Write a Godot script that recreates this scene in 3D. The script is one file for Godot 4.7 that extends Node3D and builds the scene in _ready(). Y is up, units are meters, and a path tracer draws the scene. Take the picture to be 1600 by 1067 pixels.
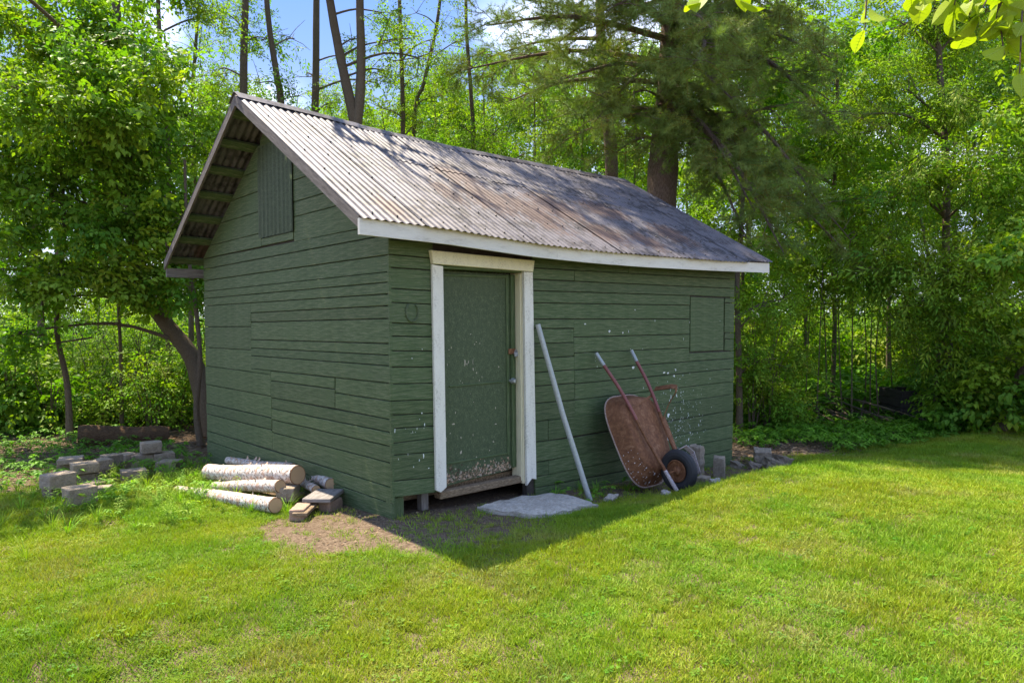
extends Node3D

# corners of the boards as they lie in the two walls: along, up (metres)
const GABLE_BOARDS = [[4.252,2.358,0.062,2.337,0.059,2.246,4.248,2.230], [4.248,2.230,0.059,2.246,0.055,2.089,4.245,2.090], [4.245,2.090,0.055,2.089,0.052,1.957,4.241,1.960], [4.241,1.960,0.052,1.957,0.050,1.875,4.239,1.875], [4.239,1.875,0.050,1.875,0.047,1.783,4.237,1.783], [4.237,1.783,2.771,1.784,2.783,1.530,4.231,1.530], [4.231,1.530,2.783,1.530,2.794,1.279,4.224,1.276], [4.224,1.276,2.785,1.279,2.796,1.044,4.218,1.053], [2.771,1.784,0.047,1.783,0.045,1.691,2.776,1.677], [2.776,1.677,0.045,1.691,0.042,1.590,2.780,1.577], [2.780,1.577,0.042,1.590,0.037,1.392,2.789,1.390], [2.789,1.390,0.037,1.392,0.034,1.301,2.793,1.301], [2.793,1.301,0.034,1.301,0.032,1.217,2.797,1.219], [2.797,1.219,0.032,1.217,0.029,1.080,2.804,1.078], [4.218,1.053,2.280,1.040,2.290,0.817,4.213,0.826], [4.213,0.826,2.290,0.817,2.299,0.594,4.207,0.592], [4.207,0.592,2.283,0.594,2.288,0.470,4.203,0.465], [2.278,1.078,0.917,1.079,0.920,0.976,2.283,0.977], [2.283,0.977,0.915,0.976,0.921,0.804,2.290,0.804], [0.917,1.079,0.029,1.080,0.025,0.937,0.921,0.943], [0.916,0.943,0.025,0.937,0.021,0.793,0.921,0.804], [2.282,0.804,0.021,0.793,0.018,0.691,2.287,0.693], [2.279,0.693,0.018,0.691,0.015,0.580,2.284,0.578], [2.281,0.578,0.015,0.580,0.012,0.446,2.286,0.445], [4.203,0.465,2.281,0.470,2.289,0.260,4.198,0.253], [2.282,0.445,0.012,0.446,0.007,0.252,2.289,0.260], [4.198,0.253,0.007,0.252,0.003,0.126,4.195,0.134], [4.195,0.134,0.003,0.126,-0.004,-0.149,4.181,-0.422]]
const FRONT_BOARDS = [[-0.037,2.276,0.419,2.280,0.423,2.084,-0.034,2.092], [-0.034,2.092,0.423,2.084,0.425,1.985,-0.033,1.990], [-0.033,1.990,0.425,1.985,0.428,1.815,-0.030,1.826], [-0.030,1.826,0.428,1.815,0.431,1.704,-0.028,1.716], [-0.028,1.716,0.431,1.704,0.434,1.539,-0.025,1.557], [-0.025,1.557,0.434,1.539,0.436,1.435,-0.024,1.450], [-0.024,1.450,0.436,1.435,0.438,1.322,-0.022,1.337], [-0.022,1.337,0.438,1.322,0.441,1.188,-0.020,1.207], [-0.020,1.207,0.441,1.188,0.444,1.054,-0.018,1.075], [-0.018,1.075,0.444,1.054,0.446,0.918,-0.015,0.940], [-0.015,0.940,0.446,0.918,0.449,0.807,-0.014,0.830], [-0.014,0.830,0.449,0.807,0.451,0.698,-0.012,0.721], [-0.012,0.721,0.451,0.698,0.453,0.600,-0.010,0.605], [-0.010,0.605,0.453,0.600,0.455,0.481,-0.008,0.511], [-0.008,0.511,0.455,0.481,0.459,0.272,-0.005,0.306], [-0.005,0.306,0.459,0.272,0.462,0.142,-0.003,0.170], [1.533,2.252,2.929,2.244,2.928,2.056,1.535,2.054], [2.929,2.244,5.005,2.231,5.000,2.060,2.928,2.056], [1.535,2.054,2.108,2.055,2.107,1.948,1.536,1.948], [2.108,2.055,5.000,2.060,4.997,1.948,2.107,1.948], [1.536,1.948,4.136,1.948,4.136,1.841,1.538,1.843], [4.136,1.948,4.997,1.948,4.994,1.834,4.136,1.841], [1.538,1.843,4.046,1.842,4.046,1.731,1.539,1.732], [1.539,1.732,4.041,1.731,4.040,1.572,1.541,1.579], [1.541,1.579,2.095,1.578,2.094,1.485,1.542,1.492], [1.542,1.492,2.094,1.485,2.093,1.348,1.543,1.353], [1.543,1.353,2.097,1.348,2.096,1.214,1.545,1.214], [1.545,1.214,2.100,1.214,2.099,1.083,1.546,1.082], [1.546,1.082,2.101,1.083,2.100,0.951,1.548,0.955], [1.548,0.955,2.102,0.951,2.101,0.782,1.549,0.796], [2.095,1.578,4.038,1.572,4.037,1.395,2.093,1.401], [2.093,1.401,4.032,1.395,4.031,1.239,2.092,1.245], [2.096,1.245,4.025,1.239,4.024,1.080,2.095,1.080], [4.025,1.179,4.977,1.170,4.975,1.080,4.024,1.080], [2.099,1.080,4.975,1.080,4.971,0.952,2.098,0.942], [2.100,0.942,4.971,0.952,4.967,0.792,2.098,0.784], [2.101,0.784,4.967,0.792,4.963,0.634,2.099,0.619], [1.549,0.796,2.101,0.782,2.099,0.619,1.551,0.624], [1.551,0.624,1.735,0.623,1.732,0.428,1.553,0.433], [1.735,0.623,4.963,0.634,4.958,0.432,1.732,0.428], [1.553,0.433,2.111,0.418,2.109,0.234,1.556,0.242], [2.111,0.418,4.958,0.432,4.953,0.255,2.109,0.234], [1.556,0.242,1.739,0.240,1.738,0.101,1.557,0.104], [1.739,0.240,4.953,0.255,4.949,0.093,1.738,0.101], [1.557,0.104,4.949,0.093,4.945,-0.054,1.558,0.002], [1.558,0.002,1.875,-0.006,1.873,-0.180,1.560,-0.166], [1.875,-0.006,2.116,-0.012,2.115,-0.191,1.873,-0.180], [2.116,-0.012,4.945,-0.054,4.938,-0.319,2.115,-0.191], [4.785,1.831,4.994,1.829,4.993,1.766,4.770,1.768], [4.784,1.768,4.993,1.766,4.983,1.396,4.770,1.404], [4.784,1.404,4.983,1.396,4.981,1.317,4.769,1.326], [4.784,1.326,4.981,1.317,4.977,1.169,4.769,1.181]]
# x, y, z, width, height, depth, turn, tone, label
const HEAP = [
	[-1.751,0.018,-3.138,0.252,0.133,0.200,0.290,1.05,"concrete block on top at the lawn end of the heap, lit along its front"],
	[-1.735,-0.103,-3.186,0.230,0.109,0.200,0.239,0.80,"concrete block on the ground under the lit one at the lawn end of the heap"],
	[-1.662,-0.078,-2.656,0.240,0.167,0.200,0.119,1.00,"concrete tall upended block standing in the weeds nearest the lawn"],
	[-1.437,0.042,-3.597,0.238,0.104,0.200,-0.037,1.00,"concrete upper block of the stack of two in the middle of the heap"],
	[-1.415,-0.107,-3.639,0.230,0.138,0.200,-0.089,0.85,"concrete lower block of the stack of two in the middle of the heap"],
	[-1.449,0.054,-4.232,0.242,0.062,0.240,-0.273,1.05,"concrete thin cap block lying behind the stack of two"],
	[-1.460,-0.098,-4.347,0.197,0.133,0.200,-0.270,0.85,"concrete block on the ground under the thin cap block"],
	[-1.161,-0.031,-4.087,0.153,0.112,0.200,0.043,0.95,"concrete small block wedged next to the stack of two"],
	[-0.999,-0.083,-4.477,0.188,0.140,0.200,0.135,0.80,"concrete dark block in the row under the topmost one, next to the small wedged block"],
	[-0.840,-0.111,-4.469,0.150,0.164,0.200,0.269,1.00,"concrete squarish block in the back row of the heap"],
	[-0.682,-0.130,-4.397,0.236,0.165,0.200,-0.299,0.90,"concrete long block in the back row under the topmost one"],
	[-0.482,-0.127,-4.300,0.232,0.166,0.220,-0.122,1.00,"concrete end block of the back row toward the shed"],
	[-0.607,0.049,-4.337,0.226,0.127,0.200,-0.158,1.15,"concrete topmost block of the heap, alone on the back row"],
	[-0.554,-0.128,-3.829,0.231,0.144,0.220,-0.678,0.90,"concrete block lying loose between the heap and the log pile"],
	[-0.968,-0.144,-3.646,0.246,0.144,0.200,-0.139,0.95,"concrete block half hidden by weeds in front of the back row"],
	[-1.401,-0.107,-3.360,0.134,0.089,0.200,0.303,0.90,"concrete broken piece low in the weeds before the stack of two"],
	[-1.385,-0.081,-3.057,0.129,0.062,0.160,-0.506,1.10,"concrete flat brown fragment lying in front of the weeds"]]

# ------------------------------------------------------------------ small mesh builder
class Bld:
	var v := PackedVector3Array()
	var n := PackedVector3Array()
	var uv := PackedVector2Array()
	var c := PackedColorArray()
	var col := Color(1, 1, 1)
	func vert(p: Vector3, nn: Vector3, t: Vector2) -> void:
		v.push_back(p); n.push_back(nn); uv.push_back(t); c.push_back(col)
	func tri(a: Vector3, b: Vector3, d: Vector3, ta := Vector2.ZERO, tb := Vector2.ZERO, td := Vector2.ZERO) -> void:
		var nn := (d - a).cross(b - a).normalized()
		vert(a, nn, ta); vert(b, nn, tb); vert(d, nn, td)
	func quad(a: Vector3, b: Vector3, d: Vector3, e: Vector3, ta := Vector2.ZERO, tb := Vector2.ZERO, td := Vector2.ZERO, te := Vector2.ZERO) -> void:
		tri(a, b, d, ta, tb, td); tri(a, d, e, ta, td, te)
	func squad(p: Array, q: Array, t: Array) -> void:
		# wind the faces so that they agree with the normals given
		var g: Vector3 = (p[2] - p[0]).cross(p[1] - p[0]) + (p[3] - p[0]).cross(p[2] - p[0])
		for k in ([0, 1, 2, 0, 2, 3] if g.dot(q[0] + q[2]) >= 0.0 else [0, 2, 1, 0, 3, 2]):
			vert(p[k], q[k], t[k])
	func mesh() -> ArrayMesh:
		var a := []
		a.resize(Mesh.ARRAY_MAX)
		a[Mesh.ARRAY_VERTEX] = v; a[Mesh.ARRAY_NORMAL] = n; a[Mesh.ARRAY_TEX_UV] = uv; a[Mesh.ARRAY_COLOR] = c
		var m := ArrayMesh.new()
		m.add_surface_from_arrays(Mesh.PRIMITIVE_TRIANGLES, a)
		return m
	# tube along points, each with its radius; rough > 0 makes an uneven surface
	func tube(pts: Array, rads: Array, sides := 8, cap := true, rough := 0.0, seed_ := 1) -> void:
		var rings := []
		var nrm := []
		var up := Vector3.UP
		var along := 0.0
		var ls := []
		var rg := RandomNumberGenerator.new()
		rg.seed = seed_
		for i in pts.size():
			var t: Vector3 = (pts[min(i + 1, pts.size() - 1)] - pts[max(i - 1, 0)]).normalized()
			if i == 0:
				up = Vector3.UP if abs(t.y) < 0.9 else Vector3.RIGHT
			var s := t.cross(up).normalized()
			up = s.cross(t).normalized()
			if i > 0:
				along += pts[i].distance_to(pts[i - 1])
			ls.append(along)
			var ring := []
			var nr := []
			for k in sides:
				var a := TAU * k / sides
				var d := s * cos(a) + up * sin(a)
				ring.append(pts[i] + d * rads[i] * (1.0 + rough * rg.randf_range(-1, 1)))
				nr.append(d)
			rings.append(ring); nrm.append(nr)
		for i in pts.size() - 1:
			for k in sides:
				var k2 := (k + 1) % sides
				var u0: float = float(k) / sides * TAU * rads[0]
				var u1: float = float(k + 1) / sides * TAU * rads[0]
				squad([rings[i][k], rings[i][k2], rings[i + 1][k2], rings[i + 1][k]], [nrm[i][k], nrm[i][k2], nrm[i + 1][k2], nrm[i + 1][k]],
					[Vector2(u0, ls[i]), Vector2(u1, ls[i]), Vector2(u1, ls[i + 1]), Vector2(u0, ls[i + 1])])
		if cap:
			for e in [0, pts.size() - 1]:
				for k in sides:
					var k2 := (k + 1) % sides
					tri(pts[e], rings[e][k], rings[e][k2], Vector2(0.5, 0.5), Vector2(0.5 + 0.5 * cos(TAU * k / sides), 0.5 + 0.5 * sin(TAU * k / sides)), Vector2(0.5 + 0.5 * cos(TAU * k2 / sides), 0.5 + 0.5 * sin(TAU * k2 / sides)))
	# convex polygon in the plane (o, ax, ay), extruded back along -nn by depth, front edges chamfered
	func prism(poly: PackedVector2Array, o: Vector3, ax: Vector3, ay: Vector3, nn: Vector3, depth: float, bev := 0.0, uvo := Vector2.ZERO, uvs := Vector2.ONE) -> void:
		var cen := Vector2.ZERO
		for p in poly:
			cen += p
		cen /= poly.size()
		var ins := PackedVector2Array()
		for i in poly.size():
			var p := poly[i]
			var e0 := (p - poly[(i + poly.size() - 1) % poly.size()]).normalized()
			var e1 := (poly[(i + 1) % poly.size()] - p).normalized()
			var i0 := Vector2(-e0.y, e0.x)
			var i1 := Vector2(-e1.y, e1.x)
			if i0.dot(cen - p) < 0: i0 = -i0
			if i1.dot(cen - p) < 0: i1 = -i1
			ins.push_back(p + (i0 + i1) * bev / max(0.3, 1.0 + i0.dot(i1)))
		var N := poly.size()
		for i in range(1, N - 1):
			tri(o + ax * ins[0].x + ay * ins[0].y, o + ax * ins[i].x + ay * ins[i].y, o + ax * ins[i + 1].x + ay * ins[i + 1].y, uvo + ins[0] * uvs, uvo + ins[i] * uvs, uvo + ins[i + 1] * uvs)
			tri(o - nn * depth + ax * poly[0].x + ay * poly[0].y, o - nn * depth + ax * poly[i + 1].x + ay * poly[i + 1].y, o - nn * depth + ax * poly[i].x + ay * poly[i].y, uvo, uvo, uvo)
		for i in N:
			var j := (i + 1) % N
			var a := o + ax * ins[i].x + ay * ins[i].y
			var b := o + ax * ins[j].x + ay * ins[j].y
			var a1 := o - nn * bev + ax * poly[i].x + ay * poly[i].y
			var b1 := o - nn * bev + ax * poly[j].x + ay * poly[j].y
			var a2 := a1 - nn * (depth - bev)
			var b2 := b1 - nn * (depth - bev)
			var ti := uvo + poly[i] * uvs
			var tj := uvo + poly[j] * uvs
			if bev > 0.0:
				quad(a, b, b1, a1, uvo + ins[i] * uvs, uvo + ins[j] * uvs, tj, ti)
			quad(a1, b1, b2, a2, ti, tj, tj + Vector2(0.01, 0.01), ti + Vector2(0.01, 0.01))
	func box(cen: Vector3, size: Vector3, bs := Basis.IDENTITY, bev := 0.0, uvo := Vector2.ZERO, uvs := Vector2.ONE) -> void:
		var hx := size.x / 2
		var hy := size.y / 2
		var hz := size.z / 2
		var b: float = min(bev, min(hx, min(hy, hz)) * 0.9)
		# eight corners, each with three bevel points: one on each face
		var P := func(sx: int, sy: int, sz: int, f: int) -> Vector3:
			var q := Vector3(sx * (hx - (0.0 if f == 0 else b)), sy * (hy - (0.0 if f == 1 else b)), sz * (hz - (0.0 if f == 2 else b)))
			return cen + bs * q
		for f in 3:
			for s in [-1, 1]:
				var q := []
				var t := []
				for k in [[-1, -1], [1, -1], [1, 1], [-1, 1]]:
					var sg := [0, 0, 0]
					sg[f] = s
					sg[(f + 1) % 3] = k[0]
					sg[(f + 2) % 3] = k[1]
					q.append(P.call(sg[0], sg[1], sg[2], f))
					var w := [hx, hy, hz]
					var ua: float = k[0] * w[(f + 1) % 3]
					var ub: float = k[1] * w[(f + 2) % 3]
					# the longer edge runs along u
					t.append(uvo + (Vector2(ua, ub) if w[(f + 1) % 3] >= w[(f + 2) % 3] else Vector2(ub, ua)) * uvs)
				quad(q[0], q[1], q[2], q[3], t[0], t[1], t[2], t[3])
		if b > 0.0:
			for f in 3:   # edges along axis f
				var g := (f + 1) % 3
				var h := (f + 2) % 3
				for sg_ in [-1, 1]:
					for sh in [-1, 1]:
						var q := []
						for k in [[-1, g], [1, g], [1, h], [-1, h]]:
							var sg := [0, 0, 0]
							sg[f] = k[0]; sg[g] = sg_; sg[h] = sh
							q.append(P.call(sg[0], sg[1], sg[2], k[1]))
						quad(q[0], q[1], q[2], q[3], uvo, uvo + Vector2(size[f], 0) * uvs, uvo + Vector2(size[f], 0.01) * uvs, uvo)
			for sx in [-1, 1]:
				for sy in [-1, 1]:
					for sz in [-1, 1]:
						tri(P.call(sx, sy, sz, 0), P.call(sx, sy, sz, 1), P.call(sx, sy, sz, 2), uvo, uvo, uvo)
	# one leaf: folded along its midrib, drooping to the tip
	func leaf(base: Vector3, dir: Vector3, up: Vector3, ln: float, wd: float, fold := 0.25, droop := 0.25, fine := true) -> void:
		var s := dir.cross(up).normalized()
		var u := s.cross(dir).normalized()
		var mid := func(t: float) -> Vector3: return base + dir * ln * t - u * droop * ln * t * t
		var ts := [0.0, 0.3, 0.68, 1.0] if fine else [0.0, 0.42, 1.0]
		var ws := [0.0, 0.46, 0.36, 0.0] if fine else [0.0, 0.5, 0.0]
		for sd in [-1.0, 1.0]:
			for i in ts.size() - 1:
				var m0: Vector3 = mid.call(ts[i])
				var m1: Vector3 = mid.call(ts[i + 1])
				var e0: Vector3 = m0 + (s * sd + u * fold) * wd * ws[i]
				var e1: Vector3 = m1 + (s * sd + u * fold) * wd * ws[i + 1]
				if ws[i] == 0.0:
					tri(m0, m1, e1)
				elif ws[i + 1] == 0.0:
					tri(m0, m1, e0)
				else:
					quad(m0, m1, e1, e0)

var rng := RandomNumberGenerator.new()
var used := {}
var M := {}
var N1: PackedByteArray
var N2: PackedByteArray
var N3: PackedByteArray
const NS := 512

func named(called: String) -> String:
	used[called] = used.get(called, -1) + 1
	return called if used[called] == 0 else "%s_%03d" % [called, used[called]]

func thing(called: String, label: String, category: String, at := Vector3.ZERO, group := "") -> Node3D:
	var o := Node3D.new()
	o.name = named(called)
	add_child(o)
	o.position = at
	tag(o, label, category, group)
	return o

func tag(o: Node, label: String, category: String, group := "") -> void:
	o.set_meta("label", label)
	o.set_meta("category", category)
	if group != "":
		o.set_meta("group", group)

# a mesh built in world coordinates, hung under its thing (or part)
func part(parent: Node3D, called: String, b: Bld, m: Material) -> MeshInstance3D:
	var o := MeshInstance3D.new()
	o.name = called
	o.mesh = b.mesh()
	o.material_override = m
	parent.add_child(o, true)
	var off := Vector3.ZERO
	var p: Node = parent
	while p != self:
		off += p.position
		p = p.get_parent()
	o.position = -off
	return o

func struct(called: String, b: Bld, m: Material) -> MeshInstance3D:
	var o := part(self, named(called), b, m)
	o.set_meta("kind", "structure")
	return o

func copies(parent: Node3D, called: String, mesh: Mesh, m: Material, xf: Array, cols: PackedColorArray) -> MultiMeshInstance3D:
	var mm := MultiMesh.new()
	mm.transform_format = MultiMesh.TRANSFORM_3D
	mm.use_colors = true
	mm.mesh = mesh
	mm.instance_count = xf.size()
	for i in xf.size():
		mm.set_instance_transform(i, xf[i])
		mm.set_instance_color(i, cols[i])
	var o := MultiMeshInstance3D.new()
	o.name = called
	o.multimesh = mm
	o.material_override = m
	o.set_meta("kind", "stuff")
	parent.add_child(o, true)
	o.position = -parent.position if parent != self else Vector3.ZERO
	return o

# ------------------------------------------------------------------ textures and materials
func s_(r: float, g: float, b: float) -> Color:      # linear base colour to the sRGB that albedo_color wants
	return Color(r, g, b).linear_to_srgb()

func noise_bytes(freq: float, oct: int, sd: int, type := FastNoiseLite.TYPE_SIMPLEX_SMOOTH) -> PackedByteArray:
	var f := FastNoiseLite.new()
	f.noise_type = type
	f.frequency = freq
	f.fractal_octaves = oct
	f.seed = sd
	var im := f.get_seamless_image(NS, NS, false, false, 0.2)
	im.convert(Image.FORMAT_L8)
	return im.get_data()

func nz(a: PackedByteArray, x: int, y: int) -> float:
	return a[((y % NS + NS) % NS) * NS + (x % NS + NS) % NS] / 255.0

# rows of [position, linear colour] -> colour
func ramp(st: Array, t: float) -> Color:
	for i in range(1, st.size()):
		if t <= st[i][0]:
			var k: float = clamp((t - st[i - 1][0]) / (st[i][0] - st[i - 1][0]), 0, 1)
			return st[i - 1][1].lerp(st[i][1], k)
	return st[-1][1]

# sum of noise fields, 0..255; each term is [noise, weight, x step, y step, shift]
func field(n: int, terms: Array) -> PackedByteArray:
	var acc := PackedFloat32Array()
	acc.resize(n * n)
	for tm in terms:
		var src: PackedByteArray = tm[0]
		var w: float = tm[1]
		var mx: int = tm[2] * NS / n
		var my: int = tm[3] * NS / n
		var sh: int = tm[4] if tm.size() > 4 else 0
		var i := 0
		for y in n:
			var row := ((y * my + sh) & (NS - 1)) * NS
			for x in n:
				acc[i] += w * src[row + ((x * mx + sh) & (NS - 1))]
				i += 1
	var out := PackedByteArray()
	out.resize(n * n)
	for i in n * n:
		out[i] = clampi(int(acc[i]), 0, 255)
	return out

func lut(st: Array) -> PackedByteArray:
	var d := PackedByteArray()
	for i in 256:
		var c := ramp(st, i / 255.0).linear_to_srgb()
		for v in [c.r, c.g, c.b]:
			d.push_back(clampi(int(v * 255), 0, 255))
	return d

func tex(n: int, st: Array, terms: Array) -> ImageTexture:
	var f := field(n, terms)
	var l := lut(st)
	var d := PackedByteArray()
	d.resize(n * n * 3)
	for i in n * n:
		var k := f[i] * 3
		d[i * 3] = l[k]
		d[i * 3 + 1] = l[k + 1]
		d[i * 3 + 2] = l[k + 2]
	return ImageTexture.create_from_image(Image.create_from_data(n, n, false, Image.FORMAT_RGB8, d))

func height_tex(n: int, terms: Array) -> ImageTexture:
	return ImageTexture.create_from_image(Image.create_from_data(n, n, false, Image.FORMAT_L8, field(n, terms)))

func free_tex(w: int, h: int, f: Callable) -> ImageTexture:
	var d := PackedByteArray()
	d.resize(w * h * 3)
	var i := 0
	for y in h:
		for x in w:
			var c: Color = f.call(x, y)
			c = c.linear_to_srgb()
			d[i] = clampi(int(c.r * 255), 0, 255); d[i + 1] = clampi(int(c.g * 255), 0, 255); d[i + 2] = clampi(int(c.b * 255), 0, 255)
			i += 3
	return ImageTexture.create_from_image(Image.create_from_data(w, h, false, Image.FORMAT_RGB8, d))

func mat(called: String, t: Texture2D, rough: float, opts := {}) -> StandardMaterial3D:
	var m := StandardMaterial3D.new()
	m.albedo_texture = t
	m.albedo_color = opts.get("color", Color.WHITE)
	m.roughness = rough
	m.metallic = opts.get("metal", 0.0)
	m.metallic_specular = opts.get("spec", 0.5)
	m.vertex_color_use_as_albedo = opts.get("vc", true)
	m.cull_mode = BaseMaterial3D.CULL_DISABLED
	m.texture_repeat = true
	if opts.has("scale"):
		m.uv1_scale = opts.scale
	if opts.get("tri", false):
		m.uv1_triplanar = true
		m.uv1_world_triplanar = true
	if opts.has("h"):
		m.heightmap_enabled = true
		m.heightmap_texture = opts.h
		m.heightmap_scale = opts.get("hs", 0.3)
	if opts.has("back"):
		m.backlight_enabled = true
		m.backlight = opts.back
	M[called] = m
	return m

func make_materials() -> void:
	N1 = noise_bytes(0.012, 4, 11)
	N2 = noise_bytes(0.035, 5, 23)
	N3 = noise_bytes(0.11, 3, 37)
	var wood_h := height_tex(NS, [[N2, 0.65, 1, 9], [N3, 0.35, 2, 5]])
	var grain := height_tex(NS, [[N2, 0.6, 1, 1], [N3, 0.4, 1, 1]])
	# weathered dark green paint: grain shows where the paint has thinned
	mat("green", tex(NS, [[0.0, Color(0.018, 0.028, 0.011)], [0.29, Color(0.037, 0.059, 0.023)], [0.45, Color(0.06, 0.094, 0.037)], [0.57, Color(0.084, 0.122, 0.05)], [0.67, Color(0.135, 0.158, 0.082)], [0.79, Color(0.21, 0.2, 0.13)], [1.0, Color(0.3, 0.27, 0.2)]],
		[[N2, 0.42, 1, 10], [N3, 0.26, 1, 8], [N1, 0.36, 1, 5]]), 0.6, {"h": wood_h, "hs": 0.16, "spec": 0.35})
	mat("door", tex(NS, [[0.0, Color(0.026, 0.038, 0.018)], [0.42, Color(0.052, 0.074, 0.034)], [0.62, Color(0.07, 0.096, 0.044)], [0.78, Color(0.115, 0.14, 0.072)], [1.0, Color(0.17, 0.18, 0.11)]],
		[[N3, 0.5, 1, 1], [N3, 0.2, 3, 2], [N2, 0.32, 1, 1]]), 0.6, {"h": height_tex(256, [[N3, 1.0, 2, 1]]), "hs": 0.2, "spec": 0.4})
	mat("white", tex(NS, [[0.0, Color(0.24, 0.21, 0.16)], [0.3, Color(0.5, 0.47, 0.39)], [0.42, Color(0.68, 0.65, 0.56)], [1.0, Color(0.8, 0.77, 0.67)]], [[N2, 0.4, 1, 7], [N1, 0.3, 1, 1], [N3, 0.28, 1, 4]]), 0.55, {"h": wood_h, "hs": 0.2})
	mat("greywood", tex(NS, [[0.0, Color(0.07, 0.06, 0.055)], [0.45, Color(0.17, 0.15, 0.135)], [0.7, Color(0.27, 0.245, 0.225)], [1.0, Color(0.38, 0.35, 0.33)]], [[N2, 0.6, 1, 10], [N1, 0.4, 1, 2]]), 0.85, {"h": wood_h, "hs": 0.4})
	mat("rotwood", tex(256, [[0.0, Color(0.03, 0.025, 0.018)], [0.4, Color(0.13, 0.09, 0.05)], [0.62, Color(0.28, 0.2, 0.12)], [1.0, Color(0.42, 0.34, 0.24)]], [[N3, 0.5, 1, 2], [N2, 0.5, 2, 3]]), 0.95, {"h": wood_h, "hs": 0.6})
	make_roof_material()
	mat("roofunder", tex(256, [[0.0, Color(0.13, 0.12, 0.1)], [0.5, Color(0.26, 0.25, 0.21)], [1.0, Color(0.36, 0.35, 0.3)]], [[N2, 1.0, 1, 1]]), 0.6, {"tri": true})
	# rust of the wheelbarrow
	mat("rust", tex(NS, [[0.0, Color(0.05, 0.019, 0.009)], [0.36, Color(0.11, 0.043, 0.019)], [0.54, Color(0.165, 0.067, 0.028)], [0.68, Color(0.24, 0.11, 0.052)], [1.0, Color(0.38, 0.24, 0.15)]], [[N2, 0.45, 1, 1], [N1, 0.3, 1, 1], [N3, 0.3, 1, 1]]), 0.7, {"tri": true, "scale": Vector3.ONE * 1.4, "spec": 0.4, "h": grain, "hs": 0.1})
	mat("paintred", tex(256, [[0.0, Color(0.1, 0.04, 0.03)], [0.45, Color(0.2, 0.055, 0.045)], [0.75, Color(0.25, 0.09, 0.075)], [1.0, Color(0.3, 0.16, 0.11)]], [[N2, 0.5, 1, 1], [N3, 0.5, 1, 1]]), 0.55, {"tri": true, "scale": Vector3.ONE * 1.6})
	mat("chalky", tex(256, [[0.0, Color(0.12, 0.06, 0.05)], [0.42, Color(0.24, 0.15, 0.13)], [0.55, Color(0.55, 0.5, 0.5)], [1.0, Color(0.68, 0.65, 0.64)]], [[N2, 0.5, 1, 1], [N3, 0.5, 1, 1]]), 0.8, {"tri": true, "scale": Vector3.ONE * 4.0})
	mat("rubber", null, 0.75, {"color": s_(0.022, 0.022, 0.024)})
	mat("steel", tex(256, [[0.0, Color(0.2, 0.21, 0.2)], [0.5, Color(0.36, 0.38, 0.36)], [1.0, Color(0.5, 0.52, 0.5)]], [[N2, 0.5, 1, 1], [N3, 0.5, 1, 1]]), 0.5, {"tri": true, "scale": Vector3.ONE * 2.0, "metal": 0.3})
	# stone, concrete, soil
	mat("stone", tex(NS, [[0.0, Color(0.12, 0.105, 0.085)], [0.38, Color(0.28, 0.255, 0.21)], [0.58, Color(0.41, 0.375, 0.32)], [1.0, Color(0.56, 0.52, 0.46)]], [[N2, 0.45, 1, 2], [N3, 0.3, 1, 1], [N1, 0.25, 1, 1]]), 0.85, {"tri": true, "scale": Vector3.ONE * 1.1, "h": grain, "hs": 1.0})
	mat("concrete", tex(NS, [[0.0, Color(0.1, 0.075, 0.05)], [0.35, Color(0.2, 0.155, 0.11)], [0.62, Color(0.3, 0.245, 0.18)], [1.0, Color(0.44, 0.38, 0.3)]], [[N2, 0.35, 1, 1], [N3, 0.4, 1, 1], [N1, 0.25, 1, 1]]), 0.92, {"tri": true, "scale": Vector3.ONE * 2.2, "h": grain, "hs": 0.7})
	mat("clay", tex(256, [[0.0, Color(0.17, 0.11, 0.085)], [0.5, Color(0.31, 0.21, 0.16)], [1.0, Color(0.44, 0.33, 0.27)]], [[N3, 0.5, 1, 1], [N2, 0.5, 1, 1]]), 0.92, {"tri": true, "scale": Vector3.ONE * 2.4, "h": grain, "hs": 0.6})
	mat("soil", tex(NS, [[0.0, Color(0.035, 0.025, 0.017)], [0.38, Color(0.085, 0.06, 0.04)], [0.55, Color(0.135, 0.1, 0.068)], [0.72, Color(0.2, 0.155, 0.108)], [1.0, Color(0.32, 0.265, 0.195)]],
		[[N3, 0.4, 1, 1], [N3, 0.3, 2, 3, 90], [N2, 0.3, 1, 1]]), 0.98, {"tri": true, "scale": Vector3.ONE * 0.8, "spec": 0.15, "h": grain, "hs": 1.6})
	# bark
	var bh := height_tex(NS, [[N2, 0.7, 4, 1], [N3, 0.3, 2, 1]])
	mat("bark", tex(NS, [[0.0, Color(0.05, 0.036, 0.024)], [0.35, Color(0.14, 0.105, 0.07)], [0.7, Color(0.235, 0.19, 0.13)], [1.0, Color(0.33, 0.285, 0.21)]], [[N2, 0.6, 4, 1], [N3, 0.4, 2, 1]]), 0.95, {"scale": Vector3(1.6, 0.8, 1), "h": bh, "hs": 2.6, "spec": 0.2})
	mat("pinebark", tex(NS, [[0.0, Color(0.04, 0.026, 0.02)], [0.35, Color(0.14, 0.095, 0.072)], [0.6, Color(0.26, 0.185, 0.145)], [1.0, Color(0.38, 0.29, 0.24)]], [[N2, 0.65, 4, 1], [N3, 0.35, 2, 1]]), 0.95, {"scale": Vector3(1.1, 0.55, 1), "h": bh, "hs": 3.0, "spec": 0.2})
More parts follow.
